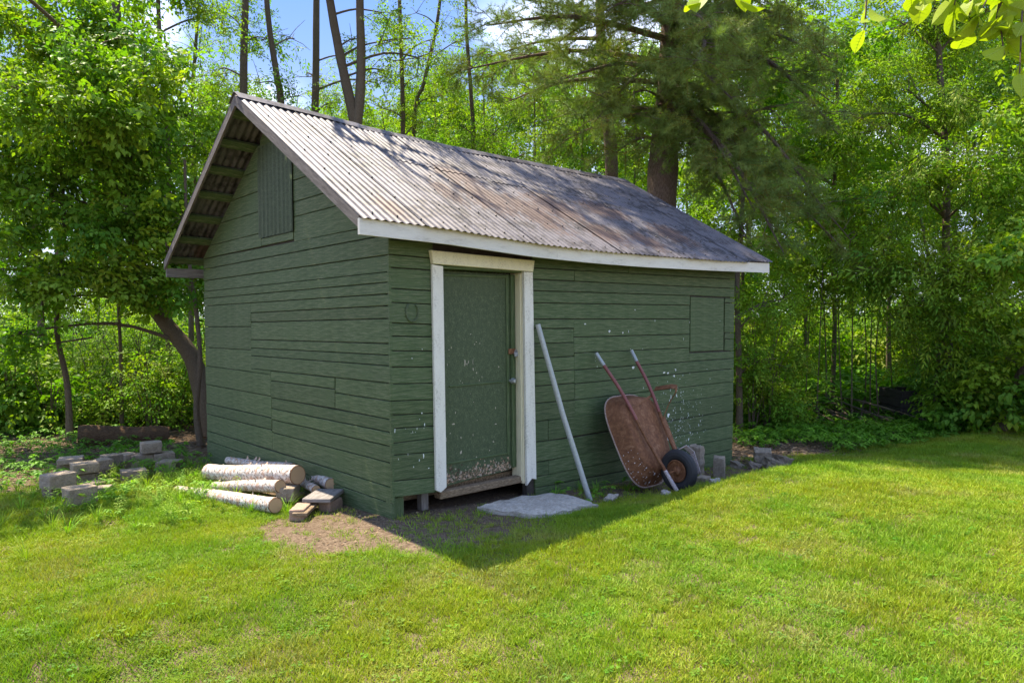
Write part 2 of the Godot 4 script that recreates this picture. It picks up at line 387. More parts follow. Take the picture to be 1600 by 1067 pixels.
	mat("birch", free_tex(256, 256, func(x, y):
		var c := ramp([[0.0, Color(0.3, 0.26, 0.21)], [0.5, Color(0.52, 0.48, 0.44)], [1.0, Color(0.66, 0.64, 0.62)]], 0.5 * nz(N2, x * 2, y * 2) + 0.5 * nz(N1, x * 2, y * 2))
		var l := nz(N2, x * 2, y * 6) * 0.75 + nz(N1, x * 2, y * 8) * 0.25
		c = c.lerp(Color(0.07, 0.058, 0.05), clamp((l - 0.575) * 14.0, 0, 1))
		return c.lerp(Color(0.34, 0.2, 0.13), clamp((nz(N1, x * 2 + 100, y * 4) - 0.5) * 3.5, 0, 0.8))), 0.7, {"scale": Vector3(1.5, 0.9, 1), "h": grain, "hs": 0.2})
	mat("endgrain", free_tex(128, 128, func(x, y):
		var r := Vector2(x - 64, y - 64).length() / 64.0 + 0.06 * nz(N1, x * 4, y * 4)
		var c := Color(0.36, 0.235, 0.13).lerp(Color(0.5, 0.35, 0.21), (0.5 + 0.5 * sin(r * 50.0)) * 0.6 + 0.4 * nz(N3, x * 4, y * 4))
		return c.lerp(Color(0.2, 0.11, 0.06), clamp((r - 0.9) * 9.0, 0, 1))), 0.9, {"spec": 0.2})
	# leaves: the light passes through
	mat("leaf", null, 0.5, {"back": Color(0.95, 1.0, 0.4), "spec": 0.3})
	mat("needle", null, 0.55, {"back": Color(0.75, 0.8, 0.35), "spec": 0.3})
	mat("grass", null, 0.55, {"back": Color(0.8, 0.85, 0.3), "spec": 0.25})
	mat("litter", null, 0.9, {"spec": 0.1})
	mat("chip", null, 0.7, {})

# galvanised roof: streaks down the slope, rust and grime where the photograph shows them
func make_roof_material() -> void:
	var n := NS
	var st := field(n, [[N2, 0.42, 6, 1], [N3, 0.24, 4, 1], [N1, 0.36, 1, 1]])
	var l := lut([[0.0, Color(0.02, 0.017, 0.017)], [0.38, Color(0.036, 0.031, 0.032)], [0.46, Color(0.071, 0.064, 0.067)], [0.54, Color(0.105, 0.096, 0.102)], [1.0, Color(0.14, 0.13, 0.139)]])
	var rust := PackedFloat32Array()
	rust.resize(n * n)
	var fine := field(n, [[N2, 0.6, 7, 1], [N3, 0.4, 4, 1]])
	# x along the ridge, place down the slope (0 ridge, 1 eave), half sizes
	for p in [[1.49, 0.62, 0.42, 0.22], [0.98, 0.64, 0.2, 0.14], [1.95, 0.7, 0.4, 0.24], [2.5, 0.6, 0.45, 0.2], [0.0, 0.88, 0.14, 0.12], [1.5, 0.42, 0.35, 0.14], [2.7, 0.82, 0.35, 0.14], [3.4, 0.55, 0.5, 0.14], [4.1, 0.75, 0.4, 0.14], [3.3, 0.85, 0.3, 0.12]]:
		for x in range(max(0, int((p[0] - p[2] + 0.4) / 5.85 * n)), min(n, int((p[0] + p[2] + 0.4) / 5.85 * n))):
			for y in range(max(0, int((p[1] - p[3]) * n)), min(n, int((p[1] + p[3]) * n))):
				var r: float = 1.0 - Vector2((x * 5.85 / n - 0.4 - p[0]) / p[2], (float(y) / n - p[1]) / p[3]).length()
				if r > 0.0:
					var k: float = clamp((r * 0.9 + fine[y * n + x] / 255.0 * 1.3 - 0.8) * 3.2, 0, 1)
					rust[y * n + x] = max(rust[y * n + x], k)
	var d := PackedByteArray()
	d.resize(n * n * 3)
	for i in n * n:
		var k := st[i] * 3
		var r: float = max(rust[i], clamp((fine[i] / 255.0 - 0.66) * 4.0, 0.0, 0.5)) * 0.62
		d[i * 3] = int(lerp(float(l[k]), 74.0, r))
		d[i * 3 + 1] = int(lerp(float(l[k + 1]), 50.0, r))
		d[i * 3 + 2] = int(lerp(float(l[k + 2]), 38.0, r))
	mat("roof", ImageTexture.create_from_image(Image.create_from_data(n, n, false, Image.FORMAT_RGB8, d)), 0.55, {"metal": 0.1, "spec": 0.4})

# ------------------------------------------------------------------ the lie of the land
func sst(a: float, b: float, x: float) -> float:
	var t: float = clamp((x - a) / (b - a), 0.0, 1.0)
	return t * t * (3.0 - 2.0 * t)

var bump := FastNoiseLite.new()
var patch := FastNoiseLite.new()

func gh(x: float, z: float) -> float:
	var b: float = -0.048 * clamp(x, 0, 7) + 0.031 * clamp(z, -6, 0)
	var l: float = 0.045 * clamp(x, -3, 3)
	l = lerp(l, -0.24, sst(3, 7.5, x))
	return lerp(b, l, sst(0.6, 1.6, z))

func gr(x: float, z: float) -> float:
	return gh(x, z) + bump.get_noise_2d(x, z) * 0.014

func on_ground(x: float, z: float, up := 0.0) -> Vector3:
	return Vector3(x, gr(x, z) + up, z)

# how much lawn grows here, 0 to 1
func lawn_at(x: float, z: float) -> float:
	var w := patch.get_noise_2d(x * 1.0, z * 1.0)
	var k := 1.0
	# worn soil off the corner, in front of the log pile
	k = min(k, 0.05 + sst(0.75, 1.25, Vector2((x + 0.42) / 0.52, (z + 0.15) / 0.72).length() + w * 0.9))
	# strip along the front wall
	if x > -0.4 and x < 5.4:
		k = min(k, lerp(0.12, 1.0, sst(0.42, 0.95, z + w * 0.35 - 0.25 * sst(1.6, 0.2, x))))
	# litter under the trees: right of the shed and behind it
	if x >= 5.0:
		k = min(k, sst(-0.25, 0.35, z - 0.18 * (x - 6.0) + w * 0.3))
	k = min(k, sst(-4.6, -3.0, z + w * 0.5 + 0.35 * max(0.0, -x - 1.2)))
	if x > -0.05 and x < 5.0 and z < 0.02:
		k = 0.0
	k = min(k, sst(11.0, 9.3, x))
	return k

func build_ground() -> void:
	var xs := []
	var zs := []
	for v in [-220.0, -120.0, -70.0, -45.0, -30.0, -22.0, -16.0, -12.0, -9.0, -7.0, -6.0]: xs.append(v)
	var t := -5.2
	while t < 9.5:
		xs.append(t); t += 0.14
	for v in [10.5, 12.0, 14.0, 17.0, 21.0, 27.0, 35.0, 45.0, 60.0, 100.0, 220.0]: xs.append(v)
	for v in [-220.0, -120.0, -70.0, -50.0, -40.0, -32.0, -26.0, -21.0, -17.0, -14.0, -11.5, -9.5, -8.2]: zs.append(v)
	t = -7.4
	while t < 5.4:
		zs.append(t); t += 0.14
	for v in [6.0, 7.0, 9.0, 13.0, 20.0, 40.0, 100.0, 220.0]: zs.append(v)
	var b := Bld.new()
	for i in xs.size() - 1:
		for j in zs.size() - 1:
			var p := []
			var q := []
			for k in [[0, 0], [1, 0], [1, 1], [0, 1]]:
				var x: float = xs[i + k[0]]
				var z: float = zs[j + k[1]]
				p.append(Vector3(x, gr(x, z), z))
				q.append(Vector3(gr(x - 0.1, z) - gr(x + 0.1, z), 0.2, gr(x, z - 0.1) - gr(x, z + 0.1)).normalized())
			b.squad(p, q, [Vector2.ZERO, Vector2.ZERO, Vector2.ZERO, Vector2.ZERO])
	var g := struct("ground", b, M.soil)
	g.set_meta("label", "bare brown soil and thatch under the lawn and the wood")

# ------------------------------------------------------------------ shed
const ZR := -2.11       # ridge
const ZF := 0.25        # front eave
const ZB := -4.47       # back eave
const X0 := -0.385      # rake over the gable that one sees
const X1 := 5.42        # far rake
const WALL_L := 4.96
const WALL_W := 4.22

func curve(tb: Array, x: float) -> float:
	for i in range(1, tb.size()):
		if x <= tb[i][0] or i == tb.size() - 1:
			var k: float = (x - tb[i - 1][0]) / (tb[i][0] - tb[i - 1][0])
			k = clamp(k, -0.2, 1.2)
			return lerp(tb[i - 1][1], tb[i][1], k)
	return 0.0
func ridge_y(x: float) -> float: return curve([[-0.385, 3.765], [0.3, 3.73], [1.0, 3.69], [2.3, 3.65], [3.6, 3.645], [5.42, 3.66]], x)
func eave_y(x: float) -> float: return curve([[-0.385, 2.325], [0.4, 2.305], [1.33, 2.255], [2.1, 2.238], [2.9, 2.235], [4.2, 2.25], [5.42, 2.275]], x)
# t = 0 on the ridge, 1 on the eave
func roof_at(x: float, t: float, side: int, up := 0.0) -> Vector3:
	var y: float = lerp(ridge_y(x), eave_y(x), t)
	var z: float = lerp(ZR, ZF if side > 0 else ZB, t)
	var nn := Vector3(0, 2.36, 1.42 * side).normalized()
	return Vector3(x, y, z) + nn * up

func board(parent: Node3D, called: String, poly: Array, o: Vector3, ax: Vector3, nn: Vector3, depth: float, m: Material, tint := 1.0, bev := 0.003) -> MeshInstance3D:
	var b := Bld.new()
	b.col = Color(tint * rng.randf_range(0.97, 1.03), tint, tint * rng.randf_range(0.96, 1.04))
	var pl := PackedVector2Array()
	for p in poly:
		pl.push_back(p)
	b.prism(pl, o, ax, Vector3.UP, nn, depth, bev, Vector2(rng.randf() * 3.0, rng.randf() * 3.0), Vector2(0.5, 2.0))
	return part(parent, called, b, m)

func clip(poly: Array, a: float, b: float, c: float) -> Array:   # keep a*x + b*y <= c
	var out := []
	for i in poly.size():
		var p: Vector2 = poly[i]
		var q: Vector2 = poly[(i + 1) % poly.size()]
		var dp := a * p.x + b * p.y - c
		var dq := a * q.x + b * q.y - c
		if dp <= 0: out.append(p)
		if dp * dq < 0: out.append(p.lerp(q, dp / (dp - dq)))
	return out

func build_shed() -> void:
	var sh := thing("garden_shed", "old green board shed with corrugated metal roof and white door frame", "shed", Vector3(2.5, 0, -2.1))
	var gx := Vector3(0, 0, -1)      # along the gable wall
	# --- closed body behind the boards
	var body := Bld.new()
	body.col = Color(0.22, 0.2, 0.18)      # old boarding behind the siding, darkened to stand in for shade in gaps
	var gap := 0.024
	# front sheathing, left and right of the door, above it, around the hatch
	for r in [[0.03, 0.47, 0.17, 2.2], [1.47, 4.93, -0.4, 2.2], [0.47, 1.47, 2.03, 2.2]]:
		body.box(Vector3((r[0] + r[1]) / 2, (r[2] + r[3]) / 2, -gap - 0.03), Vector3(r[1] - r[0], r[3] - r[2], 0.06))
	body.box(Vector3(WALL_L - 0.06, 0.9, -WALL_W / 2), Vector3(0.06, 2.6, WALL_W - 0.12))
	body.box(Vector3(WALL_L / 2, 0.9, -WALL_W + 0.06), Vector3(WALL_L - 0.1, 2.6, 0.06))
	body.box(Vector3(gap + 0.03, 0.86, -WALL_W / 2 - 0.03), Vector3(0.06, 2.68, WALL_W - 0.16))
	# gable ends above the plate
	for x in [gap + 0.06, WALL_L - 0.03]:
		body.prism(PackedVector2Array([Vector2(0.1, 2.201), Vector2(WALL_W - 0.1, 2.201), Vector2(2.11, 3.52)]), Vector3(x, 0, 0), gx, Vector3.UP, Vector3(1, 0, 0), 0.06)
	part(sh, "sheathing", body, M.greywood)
	var fl := Bld.new()
	fl.box(Vector3(WALL_L / 2 + 0.02, 0.125, -WALL_W / 2 - 0.06), Vector3(WALL_L - 0.2, 0.05, WALL_W - 0.3))
	part(sh, "floor_deck", fl, M.rotwood)
	# --- boards
	for q in GABLE_BOARDS + [[2.804, 1.081, 2.283, 1.081, 2.283, 1.037, 2.797, 1.040]]:
		var lo := 0.0
		var pl := []
		for k in 4:
			var s: float = q[k * 2]
			if s < 0.1: s = rng.randf_range(-0.006, 0.008) if k == 1 else pl[-1].x if k == 2 and q[2] < 0.1 else 0.0
			if s > 4.15: s = WALL_W
			pl.append(Vector2(s, q[k * 2 + 1]))
		var gy := rng.randf_range(0.0026, 0.005)
		pl[0].y -= gy; pl[1].y -= gy; pl[2].y += gy; pl[3].y += gy
		if pl[0].x < 4.0: pl[0].x -= 0.002; pl[3].x -= 0.002
		if pl[1].x > 0.5: pl[1].x += 0.002; pl[2].x += 0.002
		board(sh, "board", pl, Vector3(rng.randf_range(-0.0045, 0.0035), 0, 0), gx, Vector3(-1, 0, 0), 0.02, M.green, rng.randf_range(0.82, 1.18))
	# the triangle under the roof, with the vent in it
	for r in [[4.22, 2.46, 2.362, 2.497], [4.22, 2.46, 2.503, 2.724], [4.22, 2.46, 2.73, 2.935], [4.22, 2.46, 2.941, 3.15], [4.22, 2.46, 3.156, 3.40],
			[1.70, 0.0, 2.342, 2.574], [1.70, 0.0, 2.58, 2.716], [1.70, 0.0, 2.722, 2.92], [1.70, 0.0, 2.926, 3.13], [1.70, 0.0, 3.136, 3.36], [2.455, 1.706, 2.365, 2.44], [2.455, 1.706, 3.38, 3.7]]:
		var pl: Array = [Vector2(r[0], r[3]), Vector2(r[1], r[3]), Vector2(r[1], r[2]), Vector2(r[0], r[2])]
		pl = clip(pl, 0.617, 1, 3.665 + 0.617 * 2.11)
		pl = clip(pl, -0.617, 1, 3.665 - 0.617 * 2.11)
		if pl.size() > 2:
			board(sh, "board", pl, Vector3(rng.randf_range(-0.0045, 0.0035), 0, 0), gx, Vector3(-1, 0, 0), 0.02, M.green, rng.randf_range(0.93, 1.08))
	for q in FRONT_BOARDS:
		var pl := []
		for k in 4:
			var x: float = q[k * 2]
			if x < 0.1: x = 0.0 - 0.004
			pl.append(Vector2(x, min(q[k * 2 + 1], 2.21)))
		var gy := rng.randf_range(0.0026, 0.005)
		pl[0].y -= gy; pl[1].y -= gy; pl[2].y += gy; pl[3].y += gy
		pl[0].x += 0.002; pl[3].x += 0.002; pl[1].x -= 0.002; pl[2].x -= 0.002
		board(sh, "board", pl, Vector3(0, 0, rng.randf_range(-0.0045, 0.0035)), Vector3.RIGHT, Vector3(0, 0, 1), 0.02, M.green, rng.randf_range(0.82, 1.18))
	# corner posts under the boards and the beams in the gap under the floor
	for r in [[0.035, 0.07, -0.06], [0.105, 0.06, -0.075], [0.40, 0.07, -0.16]]:
		var b := Bld.new()
		b.col = Color(0.9, 0.9, 0.9)
		b.box(Vector3(r[0], 0.03, r[2]), Vector3(r[1], 0.26, 0.07), Basis.IDENTITY, 0.004, Vector2(rng.randf(), rng.randf()), Vector2(0.5, 2))
		part(sh, "post", b, M.green if r[0] < 0.2 else M.greywood)
	for r in [[0.9, 0.09, -0.3, 1.7, 0.07], [0.97, 0.1, -0.075, 0.96, 0.06]]:
		var b := Bld.new()
		b.box(Vector3(r[0], r[1], r[2]), Vector3(r[3], r[4], 0.09), Basis.IDENTITY, 0.006, Vector2(rng.randf(), 0), Vector2(0.5, 2))
		part(sh, "sill_beam", b, M.rotwood)
	# --- vent of corrugated sheet high in the gable
	var vb := Bld.new()
	for i in 48:
		var s0 := 1.688 + 0.788 * i / 48.0
		var s1 := 1.688 + 0.788 * (i + 1) / 48.0
		var h0 := -0.016 - 0.011 * sin(s0 * TAU / 0.094)
		var h1 := -0.016 - 0.011 * sin(s1 * TAU / 0.094)
		var n0 := Vector3(-1, 0, -0.73 * cos(s0 * TAU / 0.094)).normalized()
		var n1 := Vector3(-1, 0, -0.73 * cos(s1 * TAU / 0.094)).normalized()
		vb.squad([Vector3(h0, 2.442, -s0), Vector3(h1, 2.442, -s1), Vector3(h1, 3.375, -s1), Vector3(h0, 3.375, -s0)], [n0, n1, n1, n0], [Vector2(s0, 0), Vector2(s1, 0), Vector2(s1, 1), Vector2(s0, 1)])
	vb.c.fill(Color(1.55, 1.65, 1.6))
	part(sh, "vent_sheet", vb, M.door)
	# --- hatch
	var hb := board(sh, "hatch", [Vector2(4.062, 1.828), Vector2(4.755, 1.822), Vector2(4.745, 1.19), Vector2(4.052, 1.192)], Vector3(0, 0, -0.004), Vector3.RIGHT, Vector3(0, 0, 1), 0.02, M.green, 1.02)
	hb.set_meta("label", "square green hatch closed in the front wall")
	# --- door frame and door
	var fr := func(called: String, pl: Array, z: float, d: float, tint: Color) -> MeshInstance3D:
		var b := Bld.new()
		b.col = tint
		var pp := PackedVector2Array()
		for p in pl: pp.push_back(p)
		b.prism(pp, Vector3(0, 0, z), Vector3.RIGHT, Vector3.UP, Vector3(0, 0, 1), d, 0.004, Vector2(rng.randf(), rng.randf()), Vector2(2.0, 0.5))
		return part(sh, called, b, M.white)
	fr.call("door_casing", [Vector2(0.395, 2.03), Vector2(0.505, 2.02), Vector2(0.516, 0.18), Vector2(0.455, 0.145), Vector2(0.41, 0.17)], 0.027, 0.026, Color(1, 1, 1))
	fr.call("door_casing", [Vector2(1.412, 2.012), Vector2(1.522, 2.012), Vector2(1.548, 0.09), Vector2(1.49, 0.105), Vector2(1.44, 0.06), Vector2(1.428, 0.05)], 0.029, 0.028, Color(1, 1, 1))
	fr.call("door_head", [Vector2(0.375, 2.145), Vector2(1.535, 2.118), Vector2(1.515, 2.014), Vector2(0.395, 2.035)], 0.042, 0.04, Color(1.0, 0.95, 0.76))  # cream tint paints in the yellow light thrown up by the lawn
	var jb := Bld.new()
	jb.col = Color(1.0, 0.95, 0.74)  # lawn-reflected yellow light put into the colour of the white jamb
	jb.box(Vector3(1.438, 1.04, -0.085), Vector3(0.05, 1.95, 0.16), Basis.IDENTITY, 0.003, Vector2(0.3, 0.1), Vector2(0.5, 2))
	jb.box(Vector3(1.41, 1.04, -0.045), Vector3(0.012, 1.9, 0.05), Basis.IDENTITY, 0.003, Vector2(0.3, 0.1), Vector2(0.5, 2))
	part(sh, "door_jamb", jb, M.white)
	jb = Bld.new()
	jb.box(Vector3(0.49, 1.08, -0.085), Vector3(0.04, 1.86, 0.16), Basis.IDENTITY, 0.003, Vector2(0.3, 0.1), Vector2(0.5, 2))
	part(sh, "door_jamb", jb, M.white)
	jb = Bld.new()
	jb.box(Vector3(0.96, 2.02, -0.085), Vector3(0.9, 0.03, 0.16), Basis.IDENTITY, 0.003, Vector2(0.3, 0.1), Vector2(0.5, 2))
	part(sh, "door_jamb", jb, M.green)
	var db := Bld.new()
	var dz := -0.118
	db.prism(PackedVector2Array([Vector2(0.515, 2.0), Vector2(1.41, 1.99), Vector2(1.41, 0.205), Vector2(1.3, 0.185), Vector2(1.15, 0.175), Vector2(0.85, 0.165), Vector2(0.65, 0.15), Vector2(0.515, 0.145)]), Vector3(0, 0, dz), Vector3.RIGHT, Vector3.UP, Vector3(0, 0, 1), 0.035, 0.003, Vector2(0.2, 0.1), Vector2(1.0, 0.8))
	var door := part(sh, "door", db, M.door)
	door.set_meta("label", "green plank door with scraped paint and a rotten lower edge")
	for r in [[0.545, 0.98, 0.02, 1.62], [1.325, 0.98, 0.03, 1.62]]:   # upright stiles
		var b := Bld.new()
		b.box(Vector3(r[0], 1.16, dz + 0.005), Vector3(r[2], 1.66, 0.012), Basis.IDENTITY, 0.003, Vector2(rng.randf(), 0), Vector2(0.5, 2))
		part(door, "stile", b, M.green)
	var b2 := Bld.new()
	b2.box(Vector3(1.385, 1.1, dz + 0.01), Vector3(0.05, 1.78, 0.026), Basis.IDENTITY, 0.003, Vector2(0.7, 0), Vector2(0.5, 2))
	part(door, "stile", b2, M.green)
	for r in [[0.93, 1.965, 0.76, 0.022], [0.955, 1.008, 0.6, 0.014], [0.93, 0.345, 0.77, 0.016]]:
		var b := Bld.new()
		b.box(Vector3(r[0], r[1], dz + 0.005), Vector3(r[2], r[3], 0.014), Basis(Vector3.BACK, 0.008), 0.003, Vector2(rng.randf(), 0), Vector2(0.5, 2))
		part(door, "rail", b, M.green)
	# rotten, peeled strip along its lower edge
	var rb := Bld.new()
	for i in 520:
		var x := rng.randf_range(0.53, 1.36)
		var y: float = 0.165 + 0.04 * (x - 0.5) + abs(rng.randfn(0.0, 0.05))
		var r := rng.randf_range(0.006, 0.02)
		var o := Vector3(x, y, dz + rng.randf_range(0.001, 0.004))
		var a := rng.randf() * TAU
		rb.col = [Color(0.2, 0.15, 0.1), Color(0.36, 0.3, 0.23), Color(0.09, 0.065, 0.045), Color(0.42, 0.29, 0.19), Color(0.14, 0.11, 0.07)][rng.randi() % 5]
		rb.tri(o + Vector3(cos(a), sin(a), 0) * r, o + Vector3(cos(a + 2.2), sin(a + 2.2), 0.1) * r * 0.7, o + Vector3(cos(a + 4.1), sin(a + 4.1), 0) * r)
	part(door, "peeled_flakes", rb, M.litter).set_meta("kind", "stuff")
	# scrapes where the paint came off
	chips(door, dz + 0.0015, [[0.83, 1.19, 0.02, 0.07], [0.87, 1.21, 0.012, 0.07], [0.92, 1.2, 0.008, 0.06], [0.9, 1.45, 0.02, 0.01], [0.96, 1.38, 0.016, 0.012], [0.66, 1.32, 0.016, 0.008], [0.7, 0.68, 0.04, 0.015], [1.18, 0.63, 0.04, 0.012],
		[0.6, 0.52, 0.015, 0.08], [0.62, 0.55, 0.01, 0.05], [0.78, 0.42, 0.025, 0.04], [1.1, 0.4, 0.015, 0.02], [0.95, 0.36, 0.015, 0.02], [1.22, 1.15, 0.012, 0.02], [0.66, 0.6, 0.02, 0.015], [1.15, 0.47, 0.02, 0.02]], Color(0.5, 0.43, 0.32), 22, Rect2(0.55, 0.4, 0.75, 1.2))
	# knob, hasp and padlock
	var kb := Bld.new()
	kb.tube([Vector3(1.345, 1.014, dz + 0.01), Vector3(1.345, 1.014, dz + 0.04), Vector3(1.345, 1.014, dz + 0.045), Vector3(1.345, 1.014, dz + 0.07), Vector3(1.345, 1.014, dz + 0.078)], [0.013, 0.013, 0.026, 0.028, 0.014], 14)
	part(door, "knob", kb, M.steel)
	var hs := Bld.new()
	hs.box(Vector3(1.36, 1.285, dz + 0.027), Vector3(0.085, 0.05, 0.006), Basis.IDENTITY, 0.001)
	part(door, "hasp", hs, M.rust)
	var pk := Bld.new()
	pk.col = Color(0.9, 0.85, 0.9)
	pk.box(Vector3(1.385, 1.255, dz + 0.055), Vector3(0.042, 0.04, 0.022), Basis(Vector3.BACK, 0.2), 0.006)
	var lp := []
	for i in 9:
		var a := PI * i / 8.0
		lp.append(Vector3(1.385 + 0.014 * cos(a), 1.273 + 0.024 * sin(a), dz + 0.055))
	pk.tube(lp, [0.004, 0.004, 0.004, 0.004, 0.004, 0.004, 0.004, 0.004, 0.004], 6)
	part(door, "padlock", pk, M.steel)
	# horseshoe nailed to the wall, painted over
	var hp := []
	var hr := []
	for i in 15:
		var a := PI * (1.0 + 1.28 * (i / 14.0 - 0.5) * 1.25) + PI / 2
		hp.append(Vector3(0.205 + 0.058 * cos(a), 1.64 - 0.075 * sin(a) * -1.0, 0.006))
		hr.append(0.009)
	var ho := Bld.new()
	ho.tube(hp, hr, 7)
	part(sh, "horseshoe", ho, M.door)
	# --- paint chips on the front wall behind and beside the wheelbarrow
	chips(sh, 0.0045, [[2.25, 1.53, 0.03, 0.02], [2.62, 1.45, 0.05, 0.03], [2.83, 1.43, 0.02, 0.03], [3.0, 1.06, 0.05, 0.03], [3.1, 1.05, 0.03, 0.02], [3.53, 0.98, 0.05, 0.02], [3.75, 1.0, 0.04, 0.04], [0.2, 1.27, 0.012, 0.025], [0.3, 1.34, 0.01, 0.02]], Color(0.72, 0.74, 0.7), 26, Rect2(1.7, 0.25, 3.0, 1.5))
	chips(sh, 0.0045, [[3.6, 0.97, 0.05, 0.03], [3.66, 0.7, 0.02, 0.08], [3.62, 0.5, 0.05, 0.06], [3.6, 0.22, 0.06, 0.07], [3.72, 0.93, 0.06, 0.03]], Color(0.74, 0.77, 0.75), 230, Rect2(3.2, -0.05, 1.3, 1.0))
	chips(sh, 0.0045, [[0.3, 0.47, 0.012, 0.06], [0.15, 0.5, 0.012, 0.02], [0.2, 0.39, 0.012, 0.02], [0.35, 0.36, 0.012, 0.012], [0.03, 0.7, 0.01, 0.04], [0.42, 0.73, 0.012, 0.012]], Color(0.7, 0.73, 0.68), 14, Rect2(0.05, 0.25, 0.36, 0.6))
	build_roof(sh)

# flakes of paint gone from a wall that faces +z
func chips(parent: Node3D, z: float, big: Array, col: Color, n: int, area: Rect2) -> void:
	var b := Bld.new()
	var list := big.duplicate()
	for i in n:
		var w := rng.randf_range(0.004, 0.013)
		var c := area.get_center() + Vector2(rng.randfn(0, 0.24) * area.size.x, rng.randfn(0, 0.24) * area.size.y)
		if area.has_point(c):
			list.append([c.x, c.y, w, w * rng.randf_range(0.7, 4.0)])
	for e in list:
		b.col = col * rng.randf_range(0.75, 1.05)
		var ps := []
		var k := 7
		for i in k:
			var a := TAU * i / k
			var r := rng.randf_range(0.2, 1.1)
			ps.append(Vector3(e[0] + cos(a) * r * e[2] * 0.56, e[1] + sin(a) * r * e[3] * 0.56, z))
		for i in k:
			b.tri(Vector3(e[0], e[1], z), ps[i], ps[(i + 1) % k])
	part(parent, "bare_flecks", b, M.chip).set_meta("kind", "stuff")

